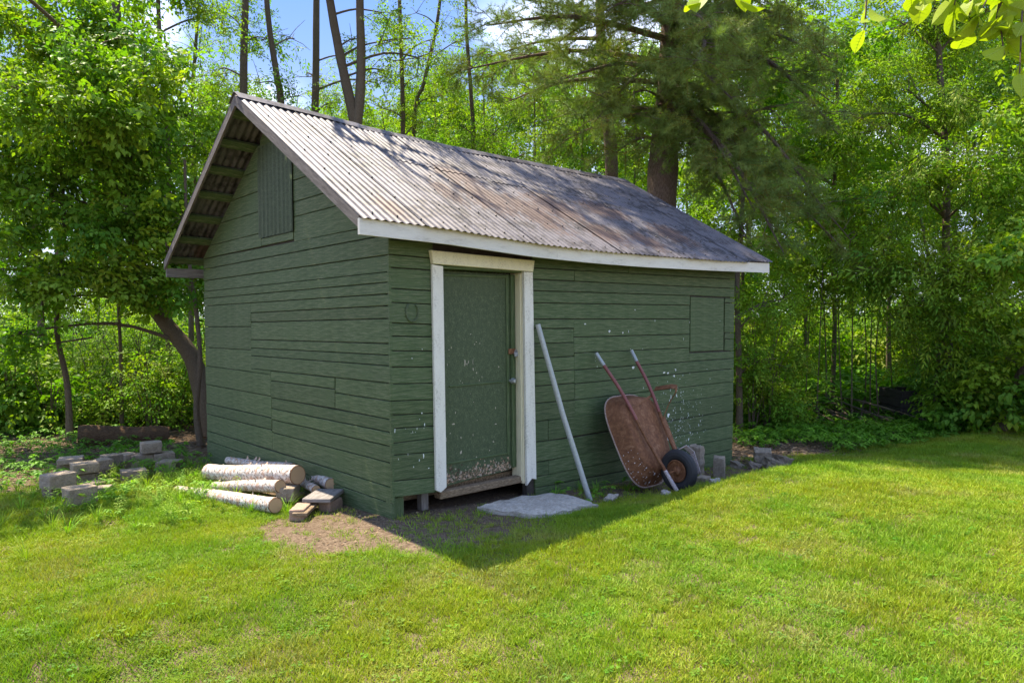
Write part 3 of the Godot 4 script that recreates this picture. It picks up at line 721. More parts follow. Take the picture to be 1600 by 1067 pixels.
func build_roof(sh: Node3D) -> void:
	var rf := Node3D.new()
	rf.name = "roof"
	sh.add_child(rf)
	# sheets
	var per := 0.072
	for side in [1, -1]:
		var nsh := 10
		for i in nsh:
			var xa: float = lerp(X0, X1, i / float(nsh)) - (0.04 if i > 0 else 0.0)
			var xb: float = lerp(X0, X1, (i + 1) / float(nsh)) + (0.03 if i < nsh - 1 else 0.0)
			var pieces := [[0.015, 1.012 + rng.randf_range(-0.006, 0.008)]]
			if side == 1 and i in [2, 3, 4, 6]:
				pieces = [[0.015, 0.40 + rng.randf_range(-0.02, 0.02)], [0.375 + rng.randf_range(-0.015, 0.015), 1.012 + rng.randf_range(-0.006, 0.008)]]
			for pc in pieces.size():
				var b := Bld.new()
				b.col = Color.WHITE * rng.randf_range(0.93, 1.05)
				var lift := 0.007 * (i % 2) + (0.006 if pieces.size() == 2 and pc == 0 else 0.0) + 0.004
				var tilt := rng.randf_range(-0.002, 0.003)
				var cols := int((xb - xa) / per * 8)
				var rows := 12
				var pt := func(ci: int, ri: int) -> Vector3:
					var x: float = lerp(xa, xb, ci / float(cols))
					var t: float = lerp(pieces[pc][0], pieces[pc][1], ri / float(rows))
					return roof_at(x, t, side, lift + tilt * t + 0.006 * sin(x / per * TAU))
				var nr := func(ci: int) -> Vector3:
					var x: float = lerp(xa, xb, ci / float(cols))
					return (Vector3(0, 2.36, 1.42 * side).normalized() + Vector3.LEFT * 0.006 * TAU / per * cos(x / per * TAU)).normalized()
				for ri in rows:
					for ci in cols:
						var q := []
						var t := []
						for k in [[0, 0], [1, 0], [1, 1], [0, 1]]:
							q.append(pt.call(ci + k[0], ri + k[1]))
							t.append(Vector2((lerp(xa, xb, (ci + k[0]) / float(cols)) + 0.4) / 5.85, lerp(pieces[pc][0], pieces[pc][1], (ri + k[1]) / float(rows)) * 0.98))
						var na: Vector3 = nr.call(ci)
						var nb: Vector3 = nr.call(ci + 1)
						b.squad(q, [na, nb, nb, na], t)
				part(rf, "roof_sheet", b, M.roof)
	# ridge capping in overlapping lengths
	for r in [[X0 - 0.01, 0.95, 0.022], [0.88, 2.3, 0.016], [2.22, 3.7, 0.021], [3.62, X1 + 0.01, 0.016]]:
		var b := Bld.new()
		b.col = Color.WHITE * rng.randf_range(0.9, 1.05)
		var st := 8
		for i in st:
			for side in [1, -1]:
				var q := []
				for k in [[0, 0.0], [1, 0.0], [1, 1.0], [0, 1.0]]:
					var x: float = lerp(r[0], r[1], (i + k[0]) / float(st))
					q.append(roof_at(x, 0.052 * k[1] + 0.003 * sin(x * 9.0) * k[1], side, r[2] + 0.004 * k[1] * sin(x * 5.0)) + (Vector3(0, 0.006, 0) if k[1] == 0.0 else Vector3.ZERO))
				b.quad(q[0], q[1], q[2], q[3], Vector2(i * 0.03, 0.02), Vector2(i * 0.03 + 0.03, 0.02), Vector2(i * 0.03 + 0.03, 0.07), Vector2(i * 0.03, 0.07))
		part(rf, "ridge_cap", b, M.roof)
	# nail heads along the purlins
	var nb := Bld.new()
	nb.col = Color(0.3, 0.27, 0.25)
	for k in 7:
		var t: float = 0.06 + 0.153 * k
		var x := X0 + 0.08
		while x < X1 - 0.05:
			var p := roof_at(round(x / per) * per + per * 0.25, t + rng.randf_range(-0.006, 0.006), 1, 0.014)
			var q := roof_at(round(x / per) * per + per * 0.25, t, 1, 0.022)
			nb.tube([p, q], [0.0085, 0.006], 6)
			x += per * 3
	part(rf, "nails", nb, M.roofunder).set_meta("kind", "stuff")
	# purlins: they carry the sheets and show under the overhang
	for side in [1, -1]:
		for k in 7:
			var t: float = 0.075 + 0.149 * k
			var b := Bld.new()
			var dirv := (roof_at(0, 1, side) - roof_at(0, 0, side)).normalized()
			var nn := Vector3(0, 2.36, 1.42 * side).normalized()
			var xs := [X0 + 0.03, 0.6, 1.5, 2.5, 3.6, 4.5, X1 - 0.03]
			for i in xs.size() - 1:
				var q := []
				for x in [xs[i], xs[i + 1]]:
					for s in [[-0.055, -0.012], [0.055, -0.012], [0.055, -0.04], [-0.055, -0.04]]:
						q.append(roof_at(x, t, side) + dirv * s[0] + nn * s[1])
				for f in 4:
					var g := (f + 1) % 4
					b.quad(q[f], q[f + 4], q[g + 4], q[g], Vector2(xs[i] * 0.5, f * 0.1), Vector2(xs[i + 1] * 0.5, f * 0.1), Vector2(xs[i + 1] * 0.5, f * 0.1 + 0.1), Vector2(xs[i] * 0.5, f * 0.1 + 0.1))
				if i == 0: b.quad(q[0], q[1], q[2], q[3])
				if i == xs.size() - 2: b.quad(q[4], q[5], q[6], q[7])
			part(rf, "purlin", b, M.green if side < 0 else M.greywood)
	# rake boards on the two gables
	for x in [X0 + 0.012, X1 - 0.012]:
		for side in [1, -1]:
			var b := Bld.new()
			b.col = Color(0.75, 0.72, 0.7)
			var a := roof_at(x, 0.0, side, -0.004)
			var e := roof_at(x, 0.986 if side > 0 else 1.0, side, -0.004)
			var dn := Vector3(0, -0.1, 0)
			for o in [Vector3(-0.011, 0, 0), Vector3(0.011, 0, 0)]:
				b.quad(a + o, e + o, e + dn + o, a + dn + o, Vector2(0, 0), Vector2(1.37, 0), Vector2(1.37, 0.2), Vector2(0, 0.2))
			var o1 := Vector3(-0.011, 0, 0)
			b.quad(a + dn + o1, e + dn + o1, e + dn - o1, a + dn - o1, Vector2.ZERO, Vector2(1.37, 0), Vector2(1.37, 0.04), Vector2(0, 0.04))
			b.quad(a + o1, e + o1, e - o1, a - o1, Vector2.ZERO, Vector2(1.37, 0), Vector2(1.37, 0.04), Vector2(0, 0.04))
			b.quad(e + o1, e - o1, e - o1 + dn, e + o1 + dn)
			part(rf, "rake_board", b, M.greywood)
	# white fascia under the front eave, sagging with the roof
	var segs := [[X0 - 0.012, 1.62], [1.622, 3.55], [3.552, X1 - 0.03]]
	for sg in segs:
		var b := Bld.new()
		b.col = Color.WHITE * rng.randf_range(0.93, 1.0)
		var n := 10
		for i in n:
			var xa: float = lerp(sg[0], sg[1], i / float(n))
			var xb: float = lerp(sg[0], sg[1], (i + 1) / float(n))
			var pa := Vector3(xa, eave_y(xa) - 0.012, ZF - 0.03)
			var pb := Vector3(xb, eave_y(xb) - 0.012, ZF - 0.03)
			var dn := Vector3(0, -0.118, 0)
			var dz := Vector3(0, 0, 0.026)
			b.quad(pa + dz, pb + dz, pb + dn + dz, pa + dn + dz, Vector2(xa * 0.5, 0), Vector2(xb * 0.5, 0), Vector2(xb * 0.5, 0.25), Vector2(xa * 0.5, 0.25))
			b.quad(pa + dn, pb + dn, pb + dn + dz, pa + dn + dz, Vector2(xa * 0.5, 0), Vector2(xb * 0.5, 0), Vector2(xb * 0.5, 0.05), Vector2(xa * 0.5, 0.05))
			b.quad(pa, pb, pb + dn, pa + dn, Vector2(xa * 0.5, 0), Vector2(xb * 0.5, 0), Vector2(xb * 0.5, 0.25), Vector2(xa * 0.5, 0.25))
			if i == 0: b.quad(pa, pa + dz, pa + dz + dn, pa + dn)
			if i == n - 1: b.quad(pb, pb + dz, pb + dz + dn, pb + dn)
		part(rf, "fascia", b, M.white)
	# back fascia
	var bf := Bld.new()
	bf.box(Vector3((X0 + X1) / 2, 2.19, ZB + 0.02), Vector3(X1 - X0 - 0.04, 0.11, 0.02), Basis.IDENTITY, 0.002, Vector2.ZERO, Vector2(0.5, 2))
	part(rf, "fascia", bf, M.greywood)

# ------------------------------------------------------------------ things round the shed
func build_wheelbarrow() -> void:
	var wb := thing("wheelbarrow", "rusty wheelbarrow tipped up on its nose against the green shed wall", "wheelbarrow", Vector3(2.7, gr(2.7, 0.7), 0.6))
	var O := Vector3(2.665, 0.36, 0.315)
	var Y := Vector3(0, 0.915, -0.404)
	var Z := Vector3(0, 0.404, 0.915)
	var X := Vector3.RIGHT
	# pan: rounded outlines from the rim (towards the wall) to the floor of the pan (towards us)
	var outline := func(w_top: float, w_bot: float, y0: float, y1: float, zz: float) -> Array:
		var ps := []
		var n := 44
		for i in n:
			var a := TAU * i / n
			var cx: float = sign(cos(a)) * pow(abs(cos(a)), 0.55)
			var cy: float = sign(sin(a)) * pow(abs(sin(a)), 0.62)
			var y: float = lerp(y0, y1, (cy + 1) / 2)
			var w: float = lerp(w_bot, w_top, (cy + 1) / 2)
			ps.append(O + X * cx * w + Y * y + Z * zz)
		return ps
	var rings := [outline.call(0.375, 0.30, -0.47, 0.475, 0.0), outline.call(0.362, 0.288, -0.455, 0.462, 0.012), outline.call(0.335, 0.262, -0.41, 0.43, 0.09), outline.call(0.30, 0.232, -0.35, 0.395, 0.165), outline.call(0.275, 0.21, -0.31, 0.365, 0.19), outline.call(0.13, 0.1, -0.13, 0.18, 0.195)]
	var b := Bld.new()
	var cen: Vector3 = O + Y * 0.02 + Z * 0.195
	for r in rings.size() - 1:
		for i in 44:
			var j := (i + 1) % 44
			var nn := []
			for e in [[r, i], [r, j], [r + 1, j], [r + 1, i]]:
				var ra: int = e[0]
				var q0: Vector3 = rings[max(ra - 1, 0)][e[1]]
				var q1: Vector3 = rings[min(ra + 1, rings.size() - 1)][e[1]]
				var tg: Vector3 = rings[ra][(e[1] + 1) % 44] - rings[ra][(e[1] + 43) % 44]
				nn.append(tg.cross(q1 - q0).normalized())
			b.squad([rings[r][i], rings[r][j], rings[r + 1][j], rings[r + 1][i]], nn, [Vector2.ZERO, Vector2.ZERO, Vector2.ZERO, Vector2.ZERO])
	for i in 44:
		b.tri(cen, rings[-1][i], rings[-1][(i + 1) % 44])
	part(wb, "pan", b, M.rust)
	var rim := Bld.new()
	var rp: Array = rings[0].duplicate()
	rp.append(rp[0])
	var rr := []
	for i in rp.size(): rr.append(0.008)
	rim.col = Color(0.72, 0.62, 0.52)
	rim.tube(rp, rr, 6, false)
	part(wb, "rim", rim, M.chalky)
	# flakes of old paint on the nose of the pan
	var fl := Bld.new()
	for i in 110:
		var a := rng.randf_range(PI * 1.05, PI * 1.75)
		var t := rng.randf_range(0.02, 0.98)
		var idx := int(a / TAU * 44) % 44
		var p: Vector3 = rings[1][idx].lerp(rings[3][idx], t * t)
		fl.col = Color(0.6, 0.56, 0.52) * rng.randf_range(0.5, 1.1)
		var r := rng.randf_range(0.003, 0.011)
		var q := p + Z * 0.012 + (p - O).normalized() * 0.004
		fl.tri(q + X * r, q + Y * r * rng.randf_range(0.4, 1.6), q - X * r * 0.8)
	part(wb, "paint_flakes", fl, M.chip).set_meta("kind", "stuff")
	# handles
	var LT := Vector3(2.37, 1.23, 0.045)
	var LB := Vector3(2.615, -0.055, 0.83)
	var RT := Vector3(2.92, 1.24, 0.045)
	var RB := Vector3(2.835, 0.02, 0.79)
	for h in [[LT, LB], [RT, RB]]:
		var p0: Vector3 = h[0]
		var p1: Vector3 = h[1]
		var pts := []
		var rad := []
		for i in 15:
			var t := i / 14.0
			pts.append(p0.lerp(p1, t) + Vector3(-0.012, 0.0, 0.012) * sin(t * PI) * (1.0 if t < 0.5 else 1.0) + Vector3(0, 0.018, 0.02) * sst(0.0, 0.3, t) * sst(0.7, 0.3, t))
			rad.append(0.0175)
		var hb := Bld.new()
		hb.tube(pts.slice(0, 8), rad.slice(0, 8), 10)
		var hd := part(wb, "handle", hb, M.paintred)
		hd.set_meta("label", "red painted tubular handle with grey grip")
		var hr := Bld.new()
		hr.tube(pts.slice(7, 13), rad.slice(7, 13), 10)
		part(hd, "shaft", hr, M.rust)
		var ht := Bld.new()
		ht.tube(pts.slice(12, 15), [0.0178, 0.019, 0.02], 10)
		part(hd, "nose_end", ht, M.chalky)
		var hg := Bld.new()
		hg.tube([pts[0] - (pts[1] - pts[0]) * 0.05, pts[1] + (pts[2] - pts[1]) * 0.3], [0.0195, 0.0195], 10)
		part(hd, "grip", hg, M.steel)
	# wheel between the handles
	var wc := Vector3(2.72, 0.115, 0.775)
	var ty := Bld.new()
	var prof := []
	for i in 12:
		var a := TAU * i / 12
		prof.append(Vector2(cos(a) * 0.047, 0.152 + sin(a) * 0.054))
	lathe(ty, wc, prof, 36, true)
	var wheel := part(wb, "wheel", ty, M.rubber)
	var rm := Bld.new()
	lathe(rm, wc, [Vector2(-0.04, 0.108), Vector2(-0.044, 0.098), Vector2(-0.03, 0.09), Vector2(-0.026, 0.05), Vector2(-0.045, 0.036), Vector2(-0.052, 0.02), Vector2(-0.052, 0.0)], 28, false)
	lathe(rm, wc, [Vector2(0.04, 0.108), Vector2(0.044, 0.098), Vector2(0.03, 0.09), Vector2(0.026, 0.05), Vector2(0.045, 0.036), Vector2(0.052, 0.02), Vector2(0.052, 0.0)], 28, false)
	rm.c.fill(Color(2.4, 2.2, 1.9))
	part(wheel, "rim", rm, M.rust)
	var ax := Bld.new()
	ax.tube([wc - X * 0.13, wc + X * 0.13], [0.011, 0.011], 8)
	part(wheel, "axle", ax, M.rust)
	# cross brace, leg and the strap by the wheel
	var strip := func(called: String, pts: Array, w: Vector3, m: Material) -> void:
		var s := Bld.new()
		for i in pts.size() - 1:
			var t: Vector3 = (pts[i + 1] - pts[i]).normalized()
			var nn: Vector3 = t.cross(w).normalized() * 0.003
			for k in [-1, 1]:
				s.quad(pts[i] - w + nn * k, pts[i + 1] - w + nn * k, pts[i + 1] + w + nn * k, pts[i] + w + nn * k)
			s.quad(pts[i] - w - nn, pts[i + 1] - w - nn, pts[i + 1] - w + nn, pts[i] - w + nn)
			s.quad(pts[i] + w - nn, pts[i + 1] + w - nn, pts[i + 1] + w + nn, pts[i] + w + nn)
		part(wb, called, s, m)
	var L := func(t: float) -> Vector3: return LT.lerp(LB, t)
	var Rr := func(t: float) -> Vector3: return RT.lerp(RB, t)
	strip.call("brace", [L.call(0.42) + Z * 0.012, Rr.call(0.37) + Z * 0.012], Y * 0.013, M.rust)
	strip.call("leg", [L.call(0.44), L.call(0.47).lerp(Rr.call(0.45), 0.93) + Z * 0.02, Rr.call(0.33) + Z * 0.06 + X * 0.03, Rr.call(0.36) + Z * 0.24 + X * 0.05, Rr.call(0.38) + Z * 0.285 + X * 0.055, Rr.call(0.41) + Z * 0.27 + X * 0.05, Rr.call(0.47) + Z * 0.14 + X * 0.03, Rr.call(0.55) + Z * 0.03 + X * 0.01, Rr.call(0.8) + Z * 0.012].slice(2), (X * 0.8 + Y * 0.6) * 0.032, M.rust)
	strip.call("wheel_strap", [Rr.call(0.8), Rr.call(0.82) + Vector3(0.1, 0.07, 0.03), Rr.call(0.86) + Vector3(0.19, 0.05, 0.03), Rr.call(0.95) + Vector3(0.22, -0.04, 0.02)], Vector3(0.0, 0.015, 0.02), M.chalky)

# surface of revolution about the x axis through cen; closed joins the profile's ends
func lathe(b: Bld, cen: Vector3, prof: Array, n: int, closed: bool) -> void:
	var P := func(i: int, k: int) -> Vector3:
		var a := TAU * k / n
		return cen + Vector3(prof[i].x, prof[i].y * cos(a), prof[i].y * sin(a))
	var m := prof.size()
	for i in (m if closed else m - 1):
		var j := (i + 1) % m
		for k in n:
			b.quad(P.call(i, k), P.call(j, k), P.call(j, k + 1), P.call(i, k + 1))

func stone_block(called: String, label: String, cat: String, at: Vector3, size: Vector3, yaw: float, m: Material, group := "", tilt := 0.0, tint := 1.0, wear := 0.006) -> Node3D:
	var b := Bld.new()
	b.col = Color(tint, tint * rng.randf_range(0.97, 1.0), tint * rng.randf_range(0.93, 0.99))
	# a box of many facets, edges worn round
	var bs := Basis(Vector3.UP, yaw) * Basis(Vector3.BACK, tilt)
	var n := 7
	var rg := RandomNumberGenerator.new()
	rg.seed = int(abs(at.x * 1000) + abs(at.z * 777)) + 5
	var off := Vector3(rg.randf(), rg.randf(), rg.randf()) * 9.0
	var F := func(p: Vector3) -> Vector3:
		var q := Vector3.ZERO
		# superellipsoid rounding keeps flat faces and soft edges
		var rr := 0.012
		var lim := size / 2 - Vector3.ONE * rr
		var cl := Vector3(clamp(p.x, -lim.x, lim.x), clamp(p.y, -lim.y, lim.y), clamp(p.z, -lim.z, lim.z))
		var d := p - cl
		q = cl + (d.normalized() * rr if d.length() > 1e-6 else Vector3.ZERO)
		if d.length() <= 1e-6: q = p
		var w := bump.get_noise_3d((q.x + off.x) * 9.0, (q.y + off.y) * 9.0, (q.z + off.z) * 9.0) * wear
		return at + Vector3(0, size.y / 2, 0) + bs * (q * (1.0 + w / size.length() * 2.0) + q.normalized() * w)
	for f in 3:
		for s in [-1, 1]:
			for i in n:
				for j in n:
					var q := []
					for k in [[0, 0], [1, 0], [1, 1], [0, 1]]:
						var e := [0.0, 0.04, 0.24, 0.42, 0.6, 0.8, 0.96, 1.0]
						var v := Vector3.ZERO
						v[f] = s * size[f] / 2
						v[(f + 1) % 3] = (e[i + k[0]] - 0.5) * size[(f + 1) % 3]
						v[(f + 2) % 3] = (e[j + k[1]] - 0.5) * size[(f + 2) % 3]
						q.append(F.call(v))
					b.quad(q[0], q[1], q[2], q[3])
	var o := part(self, named(called), b, m)
	tag(o, label, cat, group)
	return o

func birch_log(label: String, a: Vector3, e: Vector3, r: float, sd: int) -> void:
	var t := thing("birch_log", label, "log", a, "birch logs stacked by the shed")
	var pts := []
	var rad := []
	var rg := RandomNumberGenerator.new()
	rg.seed = sd
	var n := 12
	var side := (e - a).cross(Vector3.UP).normalized()
	for i in n + 1:
		var k := i / float(n)
		pts.append(a.lerp(e, k) + side * 0.012 * sin(k * 5.0 + sd) + Vector3.UP * 0.006 * sin(k * 7.0 + sd * 2))
		rad.append(r * (1.03 - 0.1 * k) * (1.0 + rg.randf_range(-0.025, 0.025)))
	var b := Bld.new()
	b.tube(pts, rad, 20, false, 0.022, sd)
	part(t, "bark", b, M.birch)
	for c in [0, n]:
		var d: Vector3 = (pts[0] - pts[1] if c == 0 else pts[n] - pts[n - 1]).normalized()
		var cb := Bld.new()
		cb.tube([pts[c] - d * 0.01, pts[c] + d * 0.006], [rad[c] * 0.99, rad[c] * 0.965], 20)
		part(t, "cut_end", cb, M.endgrain)
	# curls of bark coming loose
	for i in 9:
		var k := rg.randf_range(0.03, 0.97)
		var p: Vector3 = a.lerp(e, k)
		var ax := (e - a).normalized()
		var an := rg.randf_range(-1.2, 1.2)
		var up := (Vector3.UP * cos(an) + side * sin(an)).normalized()
		var tn := ax.cross(up)
		var cb := Bld.new()
		cb.col = Color(0.95, 0.85, 0.75)
		var w := rg.randf_range(0.01, 0.025)
		var p0 := p + up * r * 0.98
		var p1 := p0 + tn * 0.02 + up * 0.012
		var p2 := p1 + tn * 0.006 + up * 0.018
		cb.quad(p0 - ax * w, p0 + ax * w, p1 + ax * w * 0.9, p1 - ax * w * 0.9, Vector2(0, 0), Vector2(0.1, 0), Vector2(0.1, 0.1), Vector2(0, 0.1))
		cb.quad(p1 - ax * w * 0.9, p1 + ax * w * 0.9, p2 + ax * w * 0.5, p2 - ax * w * 0.5, Vector2(0, 0), Vector2(0.1, 0), Vector2(0.1, 0.1), Vector2(0, 0.1))
		part(t, "bark_curl", cb, M.birch)

func build_small_things() -> void:
	# pole leaning by the door frame
	var pb := Bld.new()
	pb.tube([Vector3(1.85, gr(1.85, 0.42) + 0.0, 0.42), Vector3(1.69, 0.7, 0.235), Vector3(1.555, 1.53, 0.052)], [0.026, 0.025, 0.024], 14)
	var pole := thing("metal_pole", "pale grey metal pole leaning on the wall beside the door frame", "pole", Vector3(1.85, gr(1.85, 0.42), 0.42))
	part(pole, "tube", pb, M.steel)
	# stone slab as a doorstep
	var sb := Bld.new()
	var ed := [Vector2(0.73, 0.16), Vector2(1.0, 0.1), Vector2(1.3, 0.09), Vector2(1.62, 0.13), Vector2(1.72, 0.3), Vector2(1.7, 0.55), Vector2(1.64, 0.72), Vector2(1.42, 0.68), Vector2(1.2, 0.73), Vector2(0.93, 0.64), Vector2(0.84, 0.45)]
	var fine := []
	for i in ed.size():
		var p0: Vector2 = ed[i]
		var p1: Vector2 = ed[(i + 1) % ed.size()]
		for k in 5:
			var t := k / 5.0
			fine.append(p0.lerp(p1, t) + Vector2(bump.get_noise_2d(i * 31 + k * 7, 3), bump.get_noise_2d(i * 17 + k * 9, 8)) * 0.03)
	var sc := Vector2(1.27, 0.4)
	var top := func(p: Vector2, k: float) -> Vector3:
		var q := sc.lerp(p, k)
		return Vector3(q.x, gh(q.x, q.y) + 0.062 + bump.get_noise_2d(q.x * 6, q.y * 6) * 0.016 - 0.022 * pow(k, 6), q.y)
	for i in fine.size():
		var j := (i + 1) % fine.size()
		var ks := [0.0, 0.25, 0.5, 0.7, 0.85, 0.95, 1.0]
		for m in 6:
			sb.quad(top.call(fine[i], ks[m]), top.call(fine[j], ks[m]), top.call(fine[j], ks[m + 1]), top.call(fine[i], ks[m + 1]))
		var pa: Vector3 = top.call(fine[i], 1.0)
		var pc: Vector3 = top.call(fine[j], 1.0)
		sb.quad(pa, pc, pc - Vector3(0, 0.1, 0), pa - Vector3(0, 0.1, 0))
	var slab := part(self, named("stone_slab"), sb, M.stone)
	tag(slab, "flat grey stone slab lying as a doorstep before the shed door", "slab")
	for r in [[2.02, 0.52, 0.11, 0.06, 0.4], [2.42, 0.86, 0.14, 0.05, 0.9], [2.85, 1.12, 0.2, 0.07, 0.75]]:
		stone_block("flat_stone", ["small flat grey stone in the grass beside the leaning pole", "small flat stone sunk in the grass before the wheelbarrow", "long pale flat stone in the grass by the wheel"][[2.02, 2.42, 2.85].find(r[0])], "stone", Vector3(r[0], gr(r[0], r[1]) - 0.005, r[1]), Vector3(r[2] * 1.6, 0.05, r[3] * 1.5), r[4], M.stone, "", 0.0, 1.0, 0.02)
	# blocks past the wheelbarrow
	stone_block("concrete_block", "upright broken concrete block against the shed wall behind the wheel", "block", Vector3(3.95, gr(3.95, 0.16) - 0.02, 0.15), Vector3(0.16, 0.34, 0.13), 0.3, M.concrete, "", 0.0, 1.6, 0.018)
	stone_block("concrete_block", "pale squared concrete block standing in the soil beside the barrow wheel", "block", Vector3(3.98, gr(3.98, 0.42) - 0.02, 0.42), Vector3(0.15, 0.25, 0.12), 0.5, M.concrete, "", 0.05, 1.75, 0.014)
	stone_block("concrete_block", "low concrete lump between the two upright blocks and the wheel", "block", Vector3(3.62, gr(3.62, 0.45) - 0.02, 0.45), Vector3(0.16, 0.07, 0.12), 0.2, M.concrete, "", 0.0, 1.4)
	stone_block("concrete_block", "grey concrete block lying on rubble past the far corner of the shed", "block", Vector3(5.2, gr(5.2, 0.26) + 0.01, 0.26), Vector3(0.3, 0.19, 0.2), 0.55, M.concrete, "", 0.06, 1.35, 0.016)
	for r in [[5.02, 0.5, 0.22, 0.14], [5.24, 0.47, 0.24, 0.16], [5.4, 0.35, 0.17, 0.12], [4.82, 0.36, 0.14, 0.1], [4.78, 0.16, 0.15, 0.09]]:
		stone_block("rubble_stone", "dark rough stone in the heap under the grey concrete block", "stone", Vector3(r[0], gr(r[0], r[1]) - 0.03, r[1]), Vector3(r[2], r[3], r[2] * 0.8), r[0] * 3.0, M.concrete, "rubble by the far corner", 0.3, 0.7, 0.03)
	# birch logs
	birch_log("thickest birch log, on top of the pile by the green wall", Vector3(-0.228, 0.204, -1.213), Vector3(-0.518, 0.050, -2.668), 0.085, 3)
	birch_log("thin birch log with dark bands lying behind the thickest log", Vector3(-0.046, 0.162, -1.718), Vector3(-0.154, 0.062, -3.080), 0.044, 7)
	birch_log("birch log nearest the shed wall, its end resting on the plank", Vector3(-0.013, 0.128, -0.979), Vector3(0.112, 0.069, -1.976), 0.054, 12)
	birch_log("middle birch log of the pile, below the thickest one", Vector3(-0.413, 0.142, -1.174), Vector3(-0.543, -0.049, -2.419), 0.055, 15)
	birch_log("lowest birch log, lying in the weeds on the ground", Vector3(-0.594, 0.062, -0.864), Vector3(-0.804, -0.102, -2.715), 0.062, 21)
	birch_log("short thin birch log wedged beside the thickest log", Vector3(-0.153, 0.099, -1.008), Vector3(-0.006, 0.042, -1.612), 0.037, 28)
	# what the logs lie on
	stone_block("paver", "grey paving block under the birch logs", "block", Vector3(-0.329, -0.035, -1.107) + Vector3(0.02, 0.035, -0.12), Vector3(0.24, 0.12, 0.16), 0.9, M.concrete)
	stone_block("paver", "grey paving block under the far end of the logs", "block", Vector3(-0.340, -0.068, -2.185) + Vector3(0.05, 0.0, 0.0), Vector3(0.26, 0.14, 0.18), 0.75, M.concrete)
	var pl := Bld.new()
	pl.box(Vector3(-0.231, -0.023, -0.713) + Vector3(0.03, 0.115, -0.05), Vector3(0.36, 0.035, 0.24), Basis(Vector3.UP, 0.75), 0.006, Vector2.ZERO, Vector2(0.5, 2))
	tag(part(self, named("wood_plank"), pl, M.greywood), "short weathered plank under the log end by the wall", "plank")
	pl = Bld.new()
	pl.box(Vector3(-0.378, -0.020, -0.615) + Vector3(0.0, 0.06, -0.08), Vector3(0.5, 0.03, 0.12), Basis(Vector3.UP, 0.85), 0.005, Vector2(0.4, 0), Vector2(0.5, 2))
	tag(part(self, named("wood_plank"), pl, M.rotwood), "dark brown board lying under the short plank and the paving block", "plank")
	stone_block("brick", "brown clay brick on the soil in front of the log pile", "brick", Vector3(-0.474, -0.021, -0.634), Vector3(0.23, 0.095, 0.12), 0.86, M.clay)
	stone_block("brick", "brick propping the short weathered plank by the wall", "brick", Vector3(-0.182, -0.023, -0.695) + Vector3(0.02, -0.01, -0.02), Vector3(0.2, 0.1, 0.12), 0.5, M.clay, "", 0.0, 0.8)
	# heap of wall blocks by the wood
	var heap := "wall blocks heaped by the wood"
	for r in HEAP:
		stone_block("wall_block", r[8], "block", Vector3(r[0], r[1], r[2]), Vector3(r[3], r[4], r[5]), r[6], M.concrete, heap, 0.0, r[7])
	# fallen log behind the heap
	var fb := Bld.new()
	var fp := []
	var fr := []
	for i in 12:
		var k := i / 11.0
		fp.append(Vector3(-0.865, -0.032, -6.984).lerp(Vector3(0.264, -0.109, -6.715), k) + Vector3.UP * 0.01 * sin(k * 9.0))
		fr.append(0.155 - 0.02 * k + 0.006 * sin(k * 17.0))
	var fl := thing("fallen_log", "fallen dark tree trunk lying at the edge of the wood", "log", Vector3(-0.867, -0.142, -6.983))
	fb.col = Color(0.75, 0.6, 0.5)
	fb.tube(fp, fr, 16, false, 0.05, 5)
	part(fl, "bark", fb, M.bark)
	for c in [0, 11]:
		var cb := Bld.new()
		cb.col = Color(0.55, 0.6, 0.65)
		var d: Vector3 = (fp[0] - fp[1] if c == 0 else fp[11] - fp[10]).normalized()
		cb.tube([fp[c] - d * 0.01, fp[c] + d * 0.006], [fr[c], fr[c] * 0.96], 16)
		part(fl, "cut_end", cb, M.endgrain)
	# dark bin and brush pile in the wood on the right
	var bin := thing("compost_bin", "dark square timber bin standing in the wood beside the brush pile", "bin", Vector3(11.134, -0.340, -0.100))
	var bc: Vector3 = Vector3(11.134, -0.340, -0.100)
	for k in 4:
		var bs := Basis(Vector3.UP, -0.72 + k * PI / 2)
		for j in 4:
			var bb := Bld.new()
			bb.col = Color(0.2, 0.18, 0.17)
			bb.box(bc + Vector3(0, 0.09 + j * 0.152, 0) + bs * Vector3(0, 0, 0.4), Vector3(0.78, 0.145, 0.03), bs, 0.004, Vector2(j * 0.3, k * 0.2), Vector2(0.5, 2))
			part(bin, "slat", bb, M.greywood)
	var bp := thing("brush_pile", "low pile of cut grey branches in the shade of the wood", "brush pile", Vector3(10.911, -0.378, -1.353))
	for i in 70:
		var c: Vector3 = Vector3(9.822, -0.116, -1.580).lerp(Vector3(10.515, -0.137, -0.429), rng.randf())
		c.y = -0.36 + abs(rng.randfn(0, 0.2))
		var a := rng.randf_range(-0.5, 0.5) - 0.72
		var d := Vector3(cos(a), rng.randf_range(-0.12, 0.2), -sin(a)) * rng.randf_range(0.5, 1.1)
		d = Vector3(d.x, d.y, -d.z)
		var bb := Bld.new()
		bb.col = Color.WHITE * rng.randf_range(0.6, 1.5)
		var r := rng.randf_range(0.007, 0.02)
		bb.tube([c - d, c + Vector3(0, rng.randf_range(-0.03, 0.06), 0), c + d], [r, r * 0.85, r * 0.5], 5)
		part(bp, "branch", bb, M.bark)

# ------------------------------------------------------------------ plants
var SPRAY := {}

